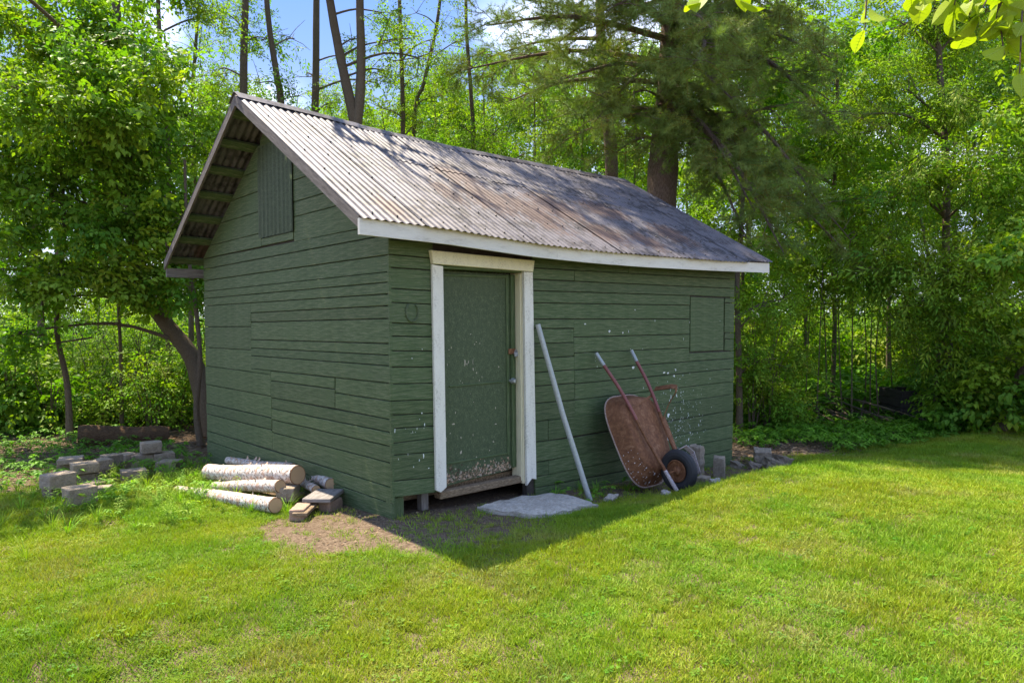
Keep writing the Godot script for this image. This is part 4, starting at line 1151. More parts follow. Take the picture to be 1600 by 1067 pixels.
func make_sprays() -> void:
	var rg := RandomNumberGenerator.new()
	rg.seed = 77
	# [leaves, leaf length, width, twig length, fine]
	for k in [["broad", 10, 0.1, 0.068, 0.34, true], ["small", 15, 0.055, 0.034, 0.34, false], ["lance", 13, 0.085, 0.027, 0.4, false], ["far", 16, 0.12, 0.08, 0.7, false]]:
		for variant in 2:
			var b := Bld.new()
			var n: int = k[1]
			var tl: float = k[4]
			b.col = Color(0.5, 0.35, 0.3)
			b.tube([Vector3.ZERO, Vector3(tl * 0.5, 0.01, 0), Vector3(tl, -0.02, 0)], [0.0035, 0.0028, 0.0015], 3, false)
			for i in n:
				var t := (i + 0.6) / n
				var sd := -1.0 if i % 2 == 0 else 1.0
				var a := sd * rg.randf_range(0.5, 1.25) * (1.0 - 0.4 * t)
				if i == n - 1: a = 0.0
				var d := Vector3(cos(a), rg.randf_range(-0.5, 0.25), sin(a)).normalized()
				var up := Vector3(rg.randf_range(-0.45, 0.45), 1, rg.randf_range(-0.45, 0.45)).normalized()
				var s := rg.randf_range(0.7, 1.15)
				b.col = Color.WHITE * rg.randf_range(0.82, 1.12)
				var at := Vector3(tl * t, 0.0, sd * 0.012) + Vector3(rg.randf_range(-0.02, 0.02), rg.randf_range(-0.03, 0.03), rg.randf_range(-0.03, 0.03)) * (tl / 0.35)
				b.leaf(at, d, up, k[2] * s, k[3] * s, rg.randf_range(0.1, 0.4), rg.randf_range(0.1, 0.5), k[5])
			SPRAY["%s%d" % [k[0], variant]] = b.mesh()
	# pine: tufts of long needles on a twig
	for variant in 2:
		var b := Bld.new()
		b.col = Color(0.9, 0.55, 0.35)
		b.tube([Vector3.ZERO, Vector3(0.2, 0.015, 0), Vector3(0.4, 0.05, 0)], [0.006, 0.005, 0.003], 4, false)
		for tf in 6:
			var c := Vector3(0.12 + 0.06 * tf, 0.02 + 0.004 * tf, rg.randf_range(-0.09, 0.09) * (1.0 if tf % 2 else 0.2))
			for i in 22:
				var d := Vector3(rg.randf_range(-0.1, 1.3), rg.randf_range(-0.75, 0.95), rg.randf_range(-1, 1)).normalized()
				var s := d.cross(Vector3(rg.randf(), rg.randf(), rg.randf())).normalized() * 0.0026
				b.col = Color.WHITE * rg.randf_range(0.75, 1.2)
				var e := c + d * rg.randf_range(0.08, 0.13) + Vector3(0, -0.012, 0)
				b.tri(c - s, c + s, e)
		SPRAY["pine%d" % variant] = b.mesh()
	# grass clumps
	for variant in 3:
		var b := Bld.new()
		for i in 11:
			var a := rg.randf() * TAU
			var r := sqrt(rg.randf()) * 0.035
			var o := Vector3(cos(a) * r, -0.008, sin(a) * r)
			var lean := Vector3(rg.randfn(0, 0.5), 1, rg.randfn(0, 0.5)).normalized()
			var h := rg.randf_range(0.026, 0.058)
			var w := Vector3(rg.randf_range(-1, 1), 0, rg.randf_range(-1, 1)).normalized() * rg.randf_range(0.0015, 0.0026)
			var m := o + lean * h * 0.6
			var e := m + (lean + Vector3(rg.randfn(0, 0.5), -0.25, rg.randfn(0, 0.5))).normalized() * h * 0.5
			b.col = Color.WHITE * rg.randf_range(0.7, 1.25)
			if rg.randf() < 0.13: b.col = Color(1.5, 1.05, 1.6) * rg.randf_range(0.7, 1.1)
			b.quad(o - w, o + w, m + w * 0.8, m - w * 0.8)
			b.tri(m - w * 0.8, m + w * 0.8, e)
		if variant == 2:   # clover among it
			for i in 5:
				var a := rg.randf() * TAU
				var o := Vector3(cos(a), 0, sin(a)) * rg.randf() * 0.04 + Vector3(0, rg.randf_range(0.015, 0.035), 0)
				b.col = Color(0.4, 0.6, 0.55) * rg.randf_range(0.8, 1.1)
				for l in 3:
					var g := a + l * TAU / 3
					b.leaf(o, Vector3(cos(g), 0.15, sin(g)).normalized(), Vector3.UP, 0.011, 0.01, 0.1, 0.1, false)
		SPRAY["grass%d" % variant] = b.mesh()
	# low leafy plants of the wood floor, and tall weeds
	for variant in 2:
		var b := Bld.new()
		for st in 5:
			var a := TAU * st / 5 + rg.randf()
			var tip := Vector3(cos(a) * 0.16, rg.randf_range(0.12, 0.26), sin(a) * 0.16)
			b.col = Color(0.7, 0.9, 0.8)
			b.tube([Vector3.ZERO, tip * Vector3(0.4, 0.65, 0.4), tip], [0.003, 0.0025, 0.002], 3, false)
			for i in 5:
				var g := a + (i - 2) * 0.75
				b.col = Color.WHITE * rg.randf_range(0.8, 1.2)
				b.leaf(tip - Vector3(0, 0.02 * (i % 2), 0), Vector3(cos(g), rg.randf_range(-0.1, 0.35), sin(g)).normalized(), Vector3.UP, rg.randf_range(0.07, 0.12), rg.randf_range(0.04, 0.06), 0.2, 0.45, true)
		SPRAY["herb%d" % variant] = b.mesh()
	for variant in 2:
		var b := Bld.new()
		for st in 4:
			var a := rg.randf() * TAU
			var tip := Vector3(cos(a) * 0.08, rg.randf_range(0.2, 0.36), sin(a) * 0.08)
			b.col = Color(0.8, 1.0, 0.8)
			b.tube([Vector3.ZERO, tip * Vector3(0.5, 0.55, 0.5), tip], [0.003, 0.0025, 0.0015], 3, false)
			for i in 14:
				var t := 0.2 + 0.8 * i / 13.0
				var g := a + i * 2.4
				var p := (tip * Vector3(0.5, 0.55, 0.5) * t * 2.0) if t < 0.5 else (tip * Vector3(0.5, 0.55, 0.5)).lerp(tip, t * 2 - 1)
				b.col = Color.WHITE * rg.randf_range(0.85, 1.2)
				b.leaf(p, Vector3(cos(g), 0.45, sin(g)).normalized(), Vector3.UP, 0.075 * (1.25 - 0.6 * t), 0.016, 0.15, 0.5, false)
		SPRAY["weed%d" % variant] = b.mesh()
	for variant in 2:   # taller grass tuft
		var b := Bld.new()
		for i in 26:
			var a := rg.randf() * TAU
			var o := Vector3(cos(a), 0, sin(a)) * rg.randf() * 0.04
			var d := Vector3(cos(a) * rg.randf_range(0.1, 0.8), 1, sin(a) * rg.randf_range(0.1, 0.8)).normalized()
			var h := rg.randf_range(0.12, 0.26)
			var w := d.cross(Vector3.UP).normalized() * 0.003
			var m := o + d * h * 0.55
			var m2 := m + (d + Vector3(cos(a), -0.2, sin(a)) * 0.4).normalized() * h * 0.35
			var e := m2 + (d + Vector3(cos(a), -0.6, sin(a)) * 0.9).normalized() * h * 0.3
			b.col = Color.WHITE * rg.randf_range(0.75, 1.2)
			b.quad(o - w, o + w, m + w, m - w)
			b.quad(m - w, m + w, m2 + w * 0.7, m2 - w * 0.7)
			b.tri(m2 - w * 0.7, m2 + w * 0.7, e)
		SPRAY["tuft%d" % variant] = b.mesh()
	var lb := Bld.new()
	lb.leaf(Vector3(-0.03, 0, 0), Vector3.RIGHT, Vector3.UP, 0.06, 0.036, 0.25, -0.3, false)
	SPRAY["dry0"] = lb.mesh()
	var tb := Bld.new()
	tb.tube([Vector3(-0.08, 0, 0), Vector3(0, 0.006, 0.004), Vector3(0.08, 0, 0)], [0.0028, 0.0026, 0.0016], 4, false)
	SPRAY["twig0"] = tb.mesh()

# several sprays joined into one clump, so that a crown is made of hundreds of clumps, not of thousands of sprays
func joined(parts_: Array, xf: Array, cols: PackedColorArray) -> ArrayMesh:
	var v := PackedVector3Array()
	var n := PackedVector3Array()
	var uv := PackedVector2Array()
	var c := PackedColorArray()
	for i in xf.size():
		var a: Array = parts_[i % parts_.size()].surface_get_arrays(0)
		var t: Transform3D = xf[i]
		v.append_array(t * a[Mesh.ARRAY_VERTEX])
		n.append_array(Transform3D(t.basis.orthonormalized(), Vector3.ZERO) * a[Mesh.ARRAY_NORMAL])
		uv.append_array(a[Mesh.ARRAY_TEX_UV])
		var cc: PackedColorArray = a[Mesh.ARRAY_COLOR]
		for k in cc.size():
			cc[k] = cc[k] * cols[i]
		c.append_array(cc)
	var arr := []
	arr.resize(Mesh.ARRAY_MAX)
	arr[Mesh.ARRAY_VERTEX] = v; arr[Mesh.ARRAY_NORMAL] = n; arr[Mesh.ARRAY_TEX_UV] = uv; arr[Mesh.ARRAY_COLOR] = c
	var m := ArrayMesh.new()
	m.add_surface_from_arrays(Mesh.PRIMITIVE_TRIANGLES, arr)
	return m

const PER := 26      # sprays in a clump
func make_clumps() -> void:
	var rg := RandomNumberGenerator.new()
	rg.seed = 501
	for kind in ["broad", "small", "lance", "far"]:
		for variant in 3:
			var xf := []
			var cols := PackedColorArray()
			var size := 0.3 if kind != "far" else 0.62
			for i in PER:
				var d := Vector3(rg.randfn(0, 1), rg.randfn(0, 0.7), rg.randfn(0, 1)) * size * 0.62
				xf.append(Transform3D(turned(rg, 0.25, rg.randf_range(0.75, 1.25)), d))
				var g := rg.randf_range(0.72, 1.25)
				var w := rg.randf_range(-0.16, 0.2)
				cols.push_back(Color(g * (1 + w), g, g * (1 - w)))
			SPRAY["%s_clump%d" % [kind, variant]] = joined([SPRAY[kind + "0"], SPRAY[kind + "1"]], xf, cols)
	for variant in 3:
		var xf := []
		var cols := PackedColorArray()
		for i in 7:
			var k := rg.randf_range(0.1, 1.0)
			xf.append(Transform3D((Basis(Vector3.UP, rg.randfn(0, 0.75)) * Basis(Vector3.BACK, rg.randfn(0.05, 0.3)) * Basis(Vector3.RIGHT, rg.randf() * TAU)).scaled(Vector3.ONE * rg.randf_range(0.75, 1.2)), Vector3(k * 0.5, rg.randfn(0, 0.05), rg.randfn(0, 0.07))))
			var g := rg.randf_range(0.75, 1.25)
			cols.push_back(Color(g * rg.randf_range(0.95, 1.2), g, g * 0.95))
		SPRAY["pine_clump%d" % variant] = joined([SPRAY["pine0"], SPRAY["pine1"]], xf, cols)
	# turf: squares of lawn 0.3 m wide, close for the foreground and coarser beyond
	for kind in [["turf", 170], ["turf_far", 100]]:
		for variant in 4:
			var xf := []
			var cols := PackedColorArray()
			var ps := []
			for i in kind[1]:
				var p := Vector3(rg.randf_range(-0.16, 0.16), 0, rg.randf_range(-0.16, 0.16))
				var far: bool = kind[0] == "turf_far"
				xf.append(Transform3D((Basis(Vector3.UP, rg.randf() * TAU) * Basis(Vector3.RIGHT, rg.randfn(0, 0.12))).scaled(Vector3(1, 1, 1) * rg.randf_range(0.75, 1.3) * (1.15 if far else 1.0)), p))
				var g := rg.randf_range(0.75, 1.25)
				var w := rg.randf_range(-0.15, 0.25)
				cols.push_back(Color(g * (1 + w), g, g * (1 - w * 0.5)) if rg.randf() > 0.07 else Color(1.35, 1.0, 2.6) * g)
				ps.append(SPRAY["grass2"] if rg.randf() < 0.02 else SPRAY["grass%d" % (rg.randi() % 2)])
			SPRAY["%s%d" % [kind[0], variant]] = joined(ps, xf, cols)

const MID := Color(0.13, 0.3, 0.03)          # leaf green of the broad-leaved kinds
const YEL := Color(0.31, 0.44, 0.04)          # young leaves
const FRESH := Color(0.19, 0.395, 0.038)

func tint(a: Color, b: Color, rg: RandomNumberGenerator) -> Color:
	var c := a.lerp(b, rg.randf()) * rg.randf_range(0.82, 1.18)
	c.a = 1.0
	return c

func turned(rg: RandomNumberGenerator, droop: float, sc: float) -> Basis:
	return (Basis(Vector3.UP, rg.randf() * TAU) * Basis(Vector3.BACK, -droop + rg.randfn(0, 0.45)) * Basis(Vector3.RIGHT, rg.randfn(0, 0.5))).scaled(Vector3.ONE * sc)

# smooth line through points
func smooth(pts: Array, per := 4) -> Array:
	var c := []
	for i in pts.size() - 1:
		var p0: Vector3 = pts[max(i - 1, 0)]
		var p1: Vector3 = pts[i]
		var p2: Vector3 = pts[i + 1]
		var p3: Vector3 = pts[min(i + 2, pts.size() - 1)]
		for k in per:
			c.append(p1.cubic_interpolate(p2, p0, p3, k / float(per)))
	c.append(pts[-1])
	return c

# lobes: [centre, radius, sprays]
func tree(called: String, label: String, group: String, pts: Array, r0: float, r1: float, lobes: Array, o := {}) -> Node3D:
	var rg := RandomNumberGenerator.new()
	rg.seed = hash(label) % 100000 + int(abs(pts[0].x) * 911.0) + int(abs(pts[0].z) * 373.0)
	var t := thing(called, label, "tree", pts[0], group)
	var line := smooth(pts, 5)
	var rad := []
	for i in line.size():
		var k := i / float(line.size() - 1)
		rad.append(lerp(r0, r1, pow(k, 0.8)) * (1.0 + 0.35 * pow(1.0 - k, 12)) * rg.randf_range(0.96, 1.04))
	var b := Bld.new()
	b.tube(line, rad, 14 if r0 > 0.1 else 8, true, 0.03, rg.randi() % 1000)
	var bark: Material = o.get("bark", M.bark)
	part(t, "trunk", b, bark)
	var sets := [[], [], []]
	var cols := [PackedColorArray(), PackedColorArray(), PackedColorArray()]
	var kind: String = o.get("leaf", "small")
	var ca: Color = FRESH if kind == "small" else MID
	var cb: Color = YEL
	var sc: float = o.get("scale", 1.0)
	var droop: float = o.get("droop", 0.3)
	for lb in lobes:
		var c: Vector3 = lb[0]
		var r: float = lb[1]
		# limb from the trunk to the lobe
		var ai := 0
		var best := 1e9
		for i in line.size():
			var dd: float = line[i].distance_to(c) + (2.5 * max(0.0, line[i].y - c.y + r * 0.4)) + (0.0 if i > 1 else 3.0)
			if dd < best:
				best = dd; ai = i
		var a: Vector3 = line[ai]
		var ds := a.distance_to(c)
		var lr: float = min(rad[ai] * 0.5, 0.012 + ds * 0.011)
		var lm := Bld.new()
		lm.col = b.col
		var mid := a.lerp(c, 0.5) + Vector3(rg.randfn(0, 0.08), 0.1, rg.randfn(0, 0.08)) * ds
		lm.tube(smooth([a, mid, c], 4), [lr, lr * 0.95, lr * 0.9, lr * 0.82, lr * 0.75, lr * 0.65, lr * 0.55, lr * 0.5, lr * 0.4], 6, false)
		var tips := []
		for i in int(clamp(r * 7.0, 4, 12)):
			var d := Vector3(rg.randfn(0, 1), rg.randfn(0, 0.7), rg.randfn(0, 1)).normalized() * r * rg.randf_range(0.6, 1.0)
			var s := a.lerp(c, rg.randf_range(0.55, 1.0)) if ds > r else c
			lm.tube([s, s.lerp(c + d, 0.55) + Vector3(0, 0.06 * r, 0), c + d], [lr * 0.4, lr * 0.3, 0.003], 4, false)
			tips.append(c + d)
		part(t, "limb", lm, bark)
		var nc: int = max(1, int(round(lb[2] * o.get("dens", 1.5) / PER)))
		for i in nc:
			var d := Vector3(rg.randfn(0, 1), rg.randfn(0, 1), rg.randfn(0, 1)).normalized() * pow(rg.randf(), 0.45)
			var p: Vector3 = c + d * max(0.05, r - 0.15) * Vector3(1, o.get("flat", 0.75), 1)
			if rg.randf() < 0.5:
				p = tips[rg.randi() % tips.size()] + Vector3(rg.randfn(0, 0.1), rg.randfn(0, 0.08), rg.randfn(0, 0.1))
			var v := rg.randi() % 3
			sets[v].append(Transform3D((Basis(Vector3.UP, rg.randf() * TAU) * Basis(Vector3.BACK, rg.randfn(0, 0.2)) * Basis(Vector3.RIGHT, rg.randfn(0, 0.2))).scaled(Vector3.ONE * sc * rg.randf_range(0.85, 1.15)), p))
			cols[v].push_back(tint(ca, cb, rg))
	for v in 3:
		if sets[v].size() > 0:
			copies(t, "foliage", SPRAY["%s_clump%d" % [kind, v]], o.get("mat", M.leaf), sets[v], cols[v])
	return t

# a trunk that rises from base, and lobes in a crown between two heights
func simple_tree(called: String, label: String, group: String, base: Vector3, h: float, r0: float, lean: Vector2, y0: float, rad: float, nl: int, ns: int, o := {}) -> void:
	var rg := RandomNumberGenerator.new()
	rg.seed = int(abs(base.x) * 1311.0 + abs(base.z) * 517.0 + h * 31.0)
	base.y = gr(base.x, base.z) - 0.05
	var pts := []
	for i in 6:
		var k := i / 5.0
		pts.append(base + Vector3(lean.x * k * h + rg.randfn(0, 0.05) * h * 0.12 * k, h * 0.93 * k, lean.y * k * h + rg.randfn(0, 0.05) * h * 0.12 * k))
	var lobes := []
	for i in nl:
		var k := (i + 0.5) / nl
		var y: float = lerp(y0, h, k)
		var env: float = rad * (0.55 + 0.45 * sin(PI * clamp(k * 0.9 + 0.12, 0, 1)))
		var a := i * 2.399 + rg.randf() * 0.7
		var rr := env * rg.randf_range(0.3, 0.8)
		var c := base + Vector3(lean.x * y + cos(a) * rr, y, lean.y * y + sin(a) * rr)
		lobes.append([c, rad * rg.randf_range(0.34, 0.5), ns])
	tree(called, label, group, pts, r0, r0 * 0.25, lobes, o)

func shrub(label: String, group: String, base: Vector3, h: float, w: float, ns: int, kind: String, sc := 1.0) -> void:
	var rg := RandomNumberGenerator.new()
	rg.seed = int(abs(base.x) * 771.0 + abs(base.z) * 1317.0 + h * 91.0)
	base.y = gr(base.x, base.z) - 0.03
	var ca: Color = FRESH if kind == "small" else MID
	var cb: Color = YEL
	var t := thing("shrub", label, "shrub", base, group)
	var sets := [[], [], []]
	var cols := [PackedColorArray(), PackedColorArray(), PackedColorArray()]
	for s in 7:
		var a := rg.randf() * TAU
		var tip := base + Vector3(cos(a) * w * rg.randf_range(0.2, 0.8), h * rg.randf_range(0.6, 0.95), sin(a) * w * rg.randf_range(0.2, 0.8))
		var st := Bld.new()
		st.tube(smooth([base + Vector3(cos(a), 0, sin(a)) * 0.05, base.lerp(tip, 0.5) + Vector3(0, h * 0.1, 0), tip], 3), [0.014, 0.013, 0.012, 0.01, 0.008, 0.006, 0.004], 5, false)
		part(t, "stem", st, M.bark)
	for i in int(ceil(ns * 1.7 / PER)):
		var d := Vector3(rg.randfn(0, 1), rg.randfn(0, 1), rg.randfn(0, 1)).normalized() * pow(rg.randf(), 0.42)
		var p := base + Vector3(d.x * w * 0.85, h * 0.5 + d.y * h * 0.42, d.z * w * 0.85)
		var v := rg.randi() % 3
		sets[v].append(Transform3D(Basis(Vector3.UP, rg.randf() * TAU).scaled(Vector3.ONE * sc * rg.randf_range(0.85, 1.2)), p))
		cols[v].push_back(tint(ca, cb, rg))
	for v in 3:
		if sets[v].size() > 0:
			copies(t, "foliage", SPRAY["%s_clump%d" % [kind, v]], M.leaf, sets[v], cols[v])

# scatter of one kind over a region; f(x, z) gives its density 0..1
func scatter(called: String, label: String, kinds: Array, m: Material, area: Rect2, step: float, f: Callable, cf: Callable, smin: float, smax: float, tilt := 0.15, up := 0.0, sd := 1) -> void:
	var rg := RandomNumberGenerator.new()
	rg.seed = sd
	var sets := []
	var cols := []
	for k in kinds:
		sets.append([])
		cols.append(PackedColorArray())
	var x := area.position.x
	while x < area.end.x:
		var z := area.position.y
		while z < area.end.y:
			var px := x + rg.randf() * step
			var pz := z + rg.randf() * step
			if rg.randf() < f.call(px, pz):
				var v := rg.randi() % kinds.size()
				var s := rg.randf_range(smin, smax)
				var bs := Basis(Vector3.UP, rg.randf() * TAU) * Basis(Vector3.RIGHT, rg.randfn(0, tilt))
				sets[v].append(Transform3D(bs.scaled(Vector3.ONE * s), on_ground(px, pz, up)))
				cols[v].push_back(cf.call(px, pz, rg))
			z += step
		x += step
	var o := Node3D.new()
	o.name = named(called)
	add_child(o)
	o.set_meta("kind", "stuff")
	o.set_meta("label", label)
	for v in kinds.size():
		if sets[v].size() > 0:
			copies(o, "blades" if called == "grass" else "leaves", SPRAY[kinds[v]], m, sets[v], cols[v])

func in_view(x: float, z: float, margin := 1.2) -> bool:
	var d := Vector3(x, 0, z) - Vector3(-3.04, 0, 4.871)
	var dep := d.dot(Vector3(0.663, 0, -0.748))
	var lat := d.dot(Vector3(0.748, 0, 0.664))
	return dep > 1.6 and abs(lat) < dep * 0.72 + margin

func lawn_colour(x: float, z: float, rg: RandomNumberGenerator) -> Color:
	var a := patch.get_noise_2d(x * 1.3 + 40, z * 1.3)
	var w := patch.get_noise_2d(x * 3.0 - 90, z * 3.0 + 20)
	var c := Color(0.3, 0.38, 0.03).lerp(Color(0.205, 0.35, 0.028), clamp(0.45 + a * 1.2 + w * 0.4, 0, 1))
	c = c.lerp(Color(0.42, 0.38, 0.13), clamp(w * 1.2 - a * 0.6 - 0.28, 0, 0.5))
	c *= rg.randf_range(0.92, 1.08)
	c.a = 1
	return c

# whole squares of turf where the lawn is closed, single clumps where it thins out
func build_lawn() -> void:
	var rg := RandomNumberGenerator.new()
	rg.seed = 15
	var cam := Vector2(-3.04, 4.871)
	var names := ["turf0", "turf1", "turf2", "turf3", "turf_far0", "turf_far1", "turf_far2", "turf_far3", "grass0", "grass1", "grass2"]
	var sets := {}
	var cols := {}
	for k in names:
		sets[k] = []
		cols[k] = PackedColorArray()
	var st := 0.27
	var x := -6.5
	while x < 11.5:
		var z := -6.0
		while z < 6.0:
			if in_view(x, z):
				var d := Vector2(x, z).distance_to(cam)
				var lo := 1.0
				var hi := 0.0
				for q in [[0, 0], [-0.15, -0.15], [0.15, -0.15], [-0.15, 0.15], [0.15, 0.15]]:
					var k := lawn_at(x + q[0], z + q[1])
					lo = min(lo, k)
					hi = max(hi, k)
				if lo > 0.9:
					var nm := ("turf%d" if d < 6.5 else "turf_far%d") % (rg.randi() % 4)
					var up := Vector3(gh(x - 0.1, z) - gh(x + 0.1, z), 0.2, gh(x, z - 0.1) - gh(x, z + 0.1)).normalized()
					var bs := Basis(Quaternion(Vector3.UP, up)) * Basis(Vector3.UP, (rg.randi() % 4) * PI / 2 + rg.randfn(0, 0.12))
					var h: float = clamp(1.0 + patch.get_noise_2d(x * 2.2 + 7, z * 2.2) * 0.7, 0.7, 1.35)
					sets[nm].append(Transform3D(bs.scaled(Vector3(1.03, h, 1.03)), on_ground(x + rg.randfn(0, 0.01), z + rg.randfn(0, 0.01))))
					cols[nm].push_back(lawn_colour(x, z, rg))
				elif hi > 0.03:
					for i in (130 if d < 7.0 else 70):
						var px := x + rg.randf_range(-0.5, 0.5) * st
						var pz := z + rg.randf_range(-0.5, 0.5) * st
						if rg.randf() < lawn_at(px, pz):
							var nm := "grass%d" % ((rg.randi() % 2) if rg.randf() < 0.96 else 2)
							sets[nm].append(Transform3D((Basis(Vector3.UP, rg.randf() * TAU) * Basis(Vector3.RIGHT, rg.randfn(0, 0.12))).scaled(Vector3.ONE * rg.randf_range(0.7, 1.25)), on_ground(px, pz)))
							cols[nm].push_back(lawn_colour(px, pz, rg))
			z += st
		x += st
	var o := Node3D.new()
	o.name = named("grass")
	add_child(o)
	o.set_meta("kind", "stuff")
	o.set_meta("label", "short mown lawn grass with clover and dry straw patches")
	for k in names:
		if sets[k].size() > 0:
			copies(o, "blades", SPRAY[k], M.grass, sets[k], cols[k])

func build_floor_plants() -> void:
	var green := func(x: float, z: float, rg: RandomNumberGenerator) -> Color: return tint(MID, FRESH, rg)
	var fresh := func(x: float, z: float, rg: RandomNumberGenerator) -> Color: return tint(MID, FRESH, rg)
	var paler := func(x: float, z: float, rg: RandomNumberGenerator) -> Color: return tint(FRESH, YEL, rg)  # yellow-green leaf colour for the weeds and the tufts by the heap
	# leafy ground cover along the edge of the wood, right and left
	scatter("ground_cover", "low leafy green plants along the edge of the wood", ["herb0", "herb1"], M.leaf, Rect2(5.5, -6, 10, 10), 0.13, func(x, z):
		if not in_view(x, z, 2.0): return 0.0
		var e: float = z - 0.18 * (x - 6.0)
		var k := sst(0.55, 0.1, e) * sst(6.7, 7.8, x + patch.get_noise_2d(x, z) * 1.2)
		return k * (0.8 if e > -1.6 else 0.3), fresh, 0.35, 0.95, 0.2, 0.0, 31)
	scatter("ground_cover", "leafy green plants round the block heap and the fallen log", ["herb0", "herb1"], M.leaf, Rect2(-9, -13, 9.0, 11), 0.15, func(x, z):
		if not in_view(x, z, 1.5): return 0.0
		var w := patch.get_noise_2d(x * 1.4, z * 1.4)
		var k := sst(-3.2, -4.6, z + 0.5 * max(0.0, -x - 1.6) + w * 0.8)
		if x > -1.5 and z > -5.2: k *= 0.25
		return k * (0.55 if z > -6.0 else 0.35), green, 0.3, 0.8, 0.2, 0.0, 33)
	scatter("weeds", "bright narrow-leaved weeds in front of the block heap and logs", ["weed0", "weed1", "herb0"], M.leaf, Rect2(-2.4, -4.2, 2.3, 3.6), 0.075, func(x, z):
		var c := Vector2((x + 1.05) / 0.75, (z + 2.55) / 1.15)
		return clamp(1.25 - c.length() + patch.get_noise_2d(x * 2.5, z * 2.5) * 0.7, 0, 1) * 0.42, paler, 0.25, 0.6, 0.2, 0.0, 35)
	scatter("tall_grass", "longer tufts of grass along the block heap and the logs", ["tuft0", "tuft1"], M.grass, Rect2(-2.9, -5.2, 2.9, 4.6), 0.13, func(x, z):
		if x > -0.15: return 0.0
		return 0.30 * sst(-0.6, -1.6, z) * clamp(0.6 + patch.get_noise_2d(x * 3.0, z * 3.0) * 2.0, 0, 1), paler, 0.3, 0.8, 0.15, 0.0, 37)
	scatter("tall_grass", "longer grass tufts along the foot of the shed wall", ["tuft0", "tuft1", "herb1"], M.grass, Rect2(1.55, 0.03, 3.4, 0.3), 0.14, func(x, z): return 0.33 if x < 2.6 or x > 4.2 else 0.12, green, 0.25, 0.55, 0.15, 0.0, 39)
	scatter("ground_cover", "leafy growth on the floor of the clearing behind the wood", ["herb0", "herb1"], M.leaf, Rect2(-25, -40, 60, 50), 0.42, func(x, z):
		var d: float = (x + 3.04) * 0.663 - (z - 4.871) * 0.748
		return 0.95 if d > 13.5 and d < 34.0 and in_view(x, z, 1.0) else 0.0, green, 1.8, 3.2, 0.2, 0.0, 47)
	# litter: dry leaves and twigs on bare soil
	var dry := func(x: float, z: float, rg: RandomNumberGenerator) -> Color:
		var c := Color(0.2, 0.13, 0.075).lerp(Color(0.3, 0.22, 0.14), rg.randf()) * rg.randf_range(0.5, 1.1)
		c.a = 1
		return c
	scatter("leaf_litter", "dry brown leaves and twigs on the soil near the shed", ["dry0", "dry0", "twig0"], M.litter, Rect2(-2.5, -4.5, 8.5, 6.2), 0.05, func(x, z):
		if x > 0.0 and x < 5.0 and z < -0.25: return 0.0
		return 0.55 * clamp(1.0 - lawn_at(x, z), 0, 1), dry, 0.18, 0.55, 0.4, 0.005, 41)
	scatter("leaf_litter", "brown leaf litter under the trees past the shed", ["dry0", "dry0", "twig0"], M.litter, Rect2(5.0, -6, 8, 7), 0.075, func(x, z): return 0.7 * clamp(1.0 - lawn_at(x, z), 0, 1) if in_view(x, z, 0.5) else 0.0, dry, 0.6, 1.3, 0.4, 0.01, 43)
	scatter("leaf_litter", "brown litter and dead stalks under the trees by the fallen log", ["dry0", "twig0", "twig0"], M.litter, Rect2(-6, -12, 7, 7.5), 0.09, func(x, z): return 0.6 if in_view(x, z, 0.5) else 0.0, dry, 0.8, 2.2, 0.5, 0.02, 45)

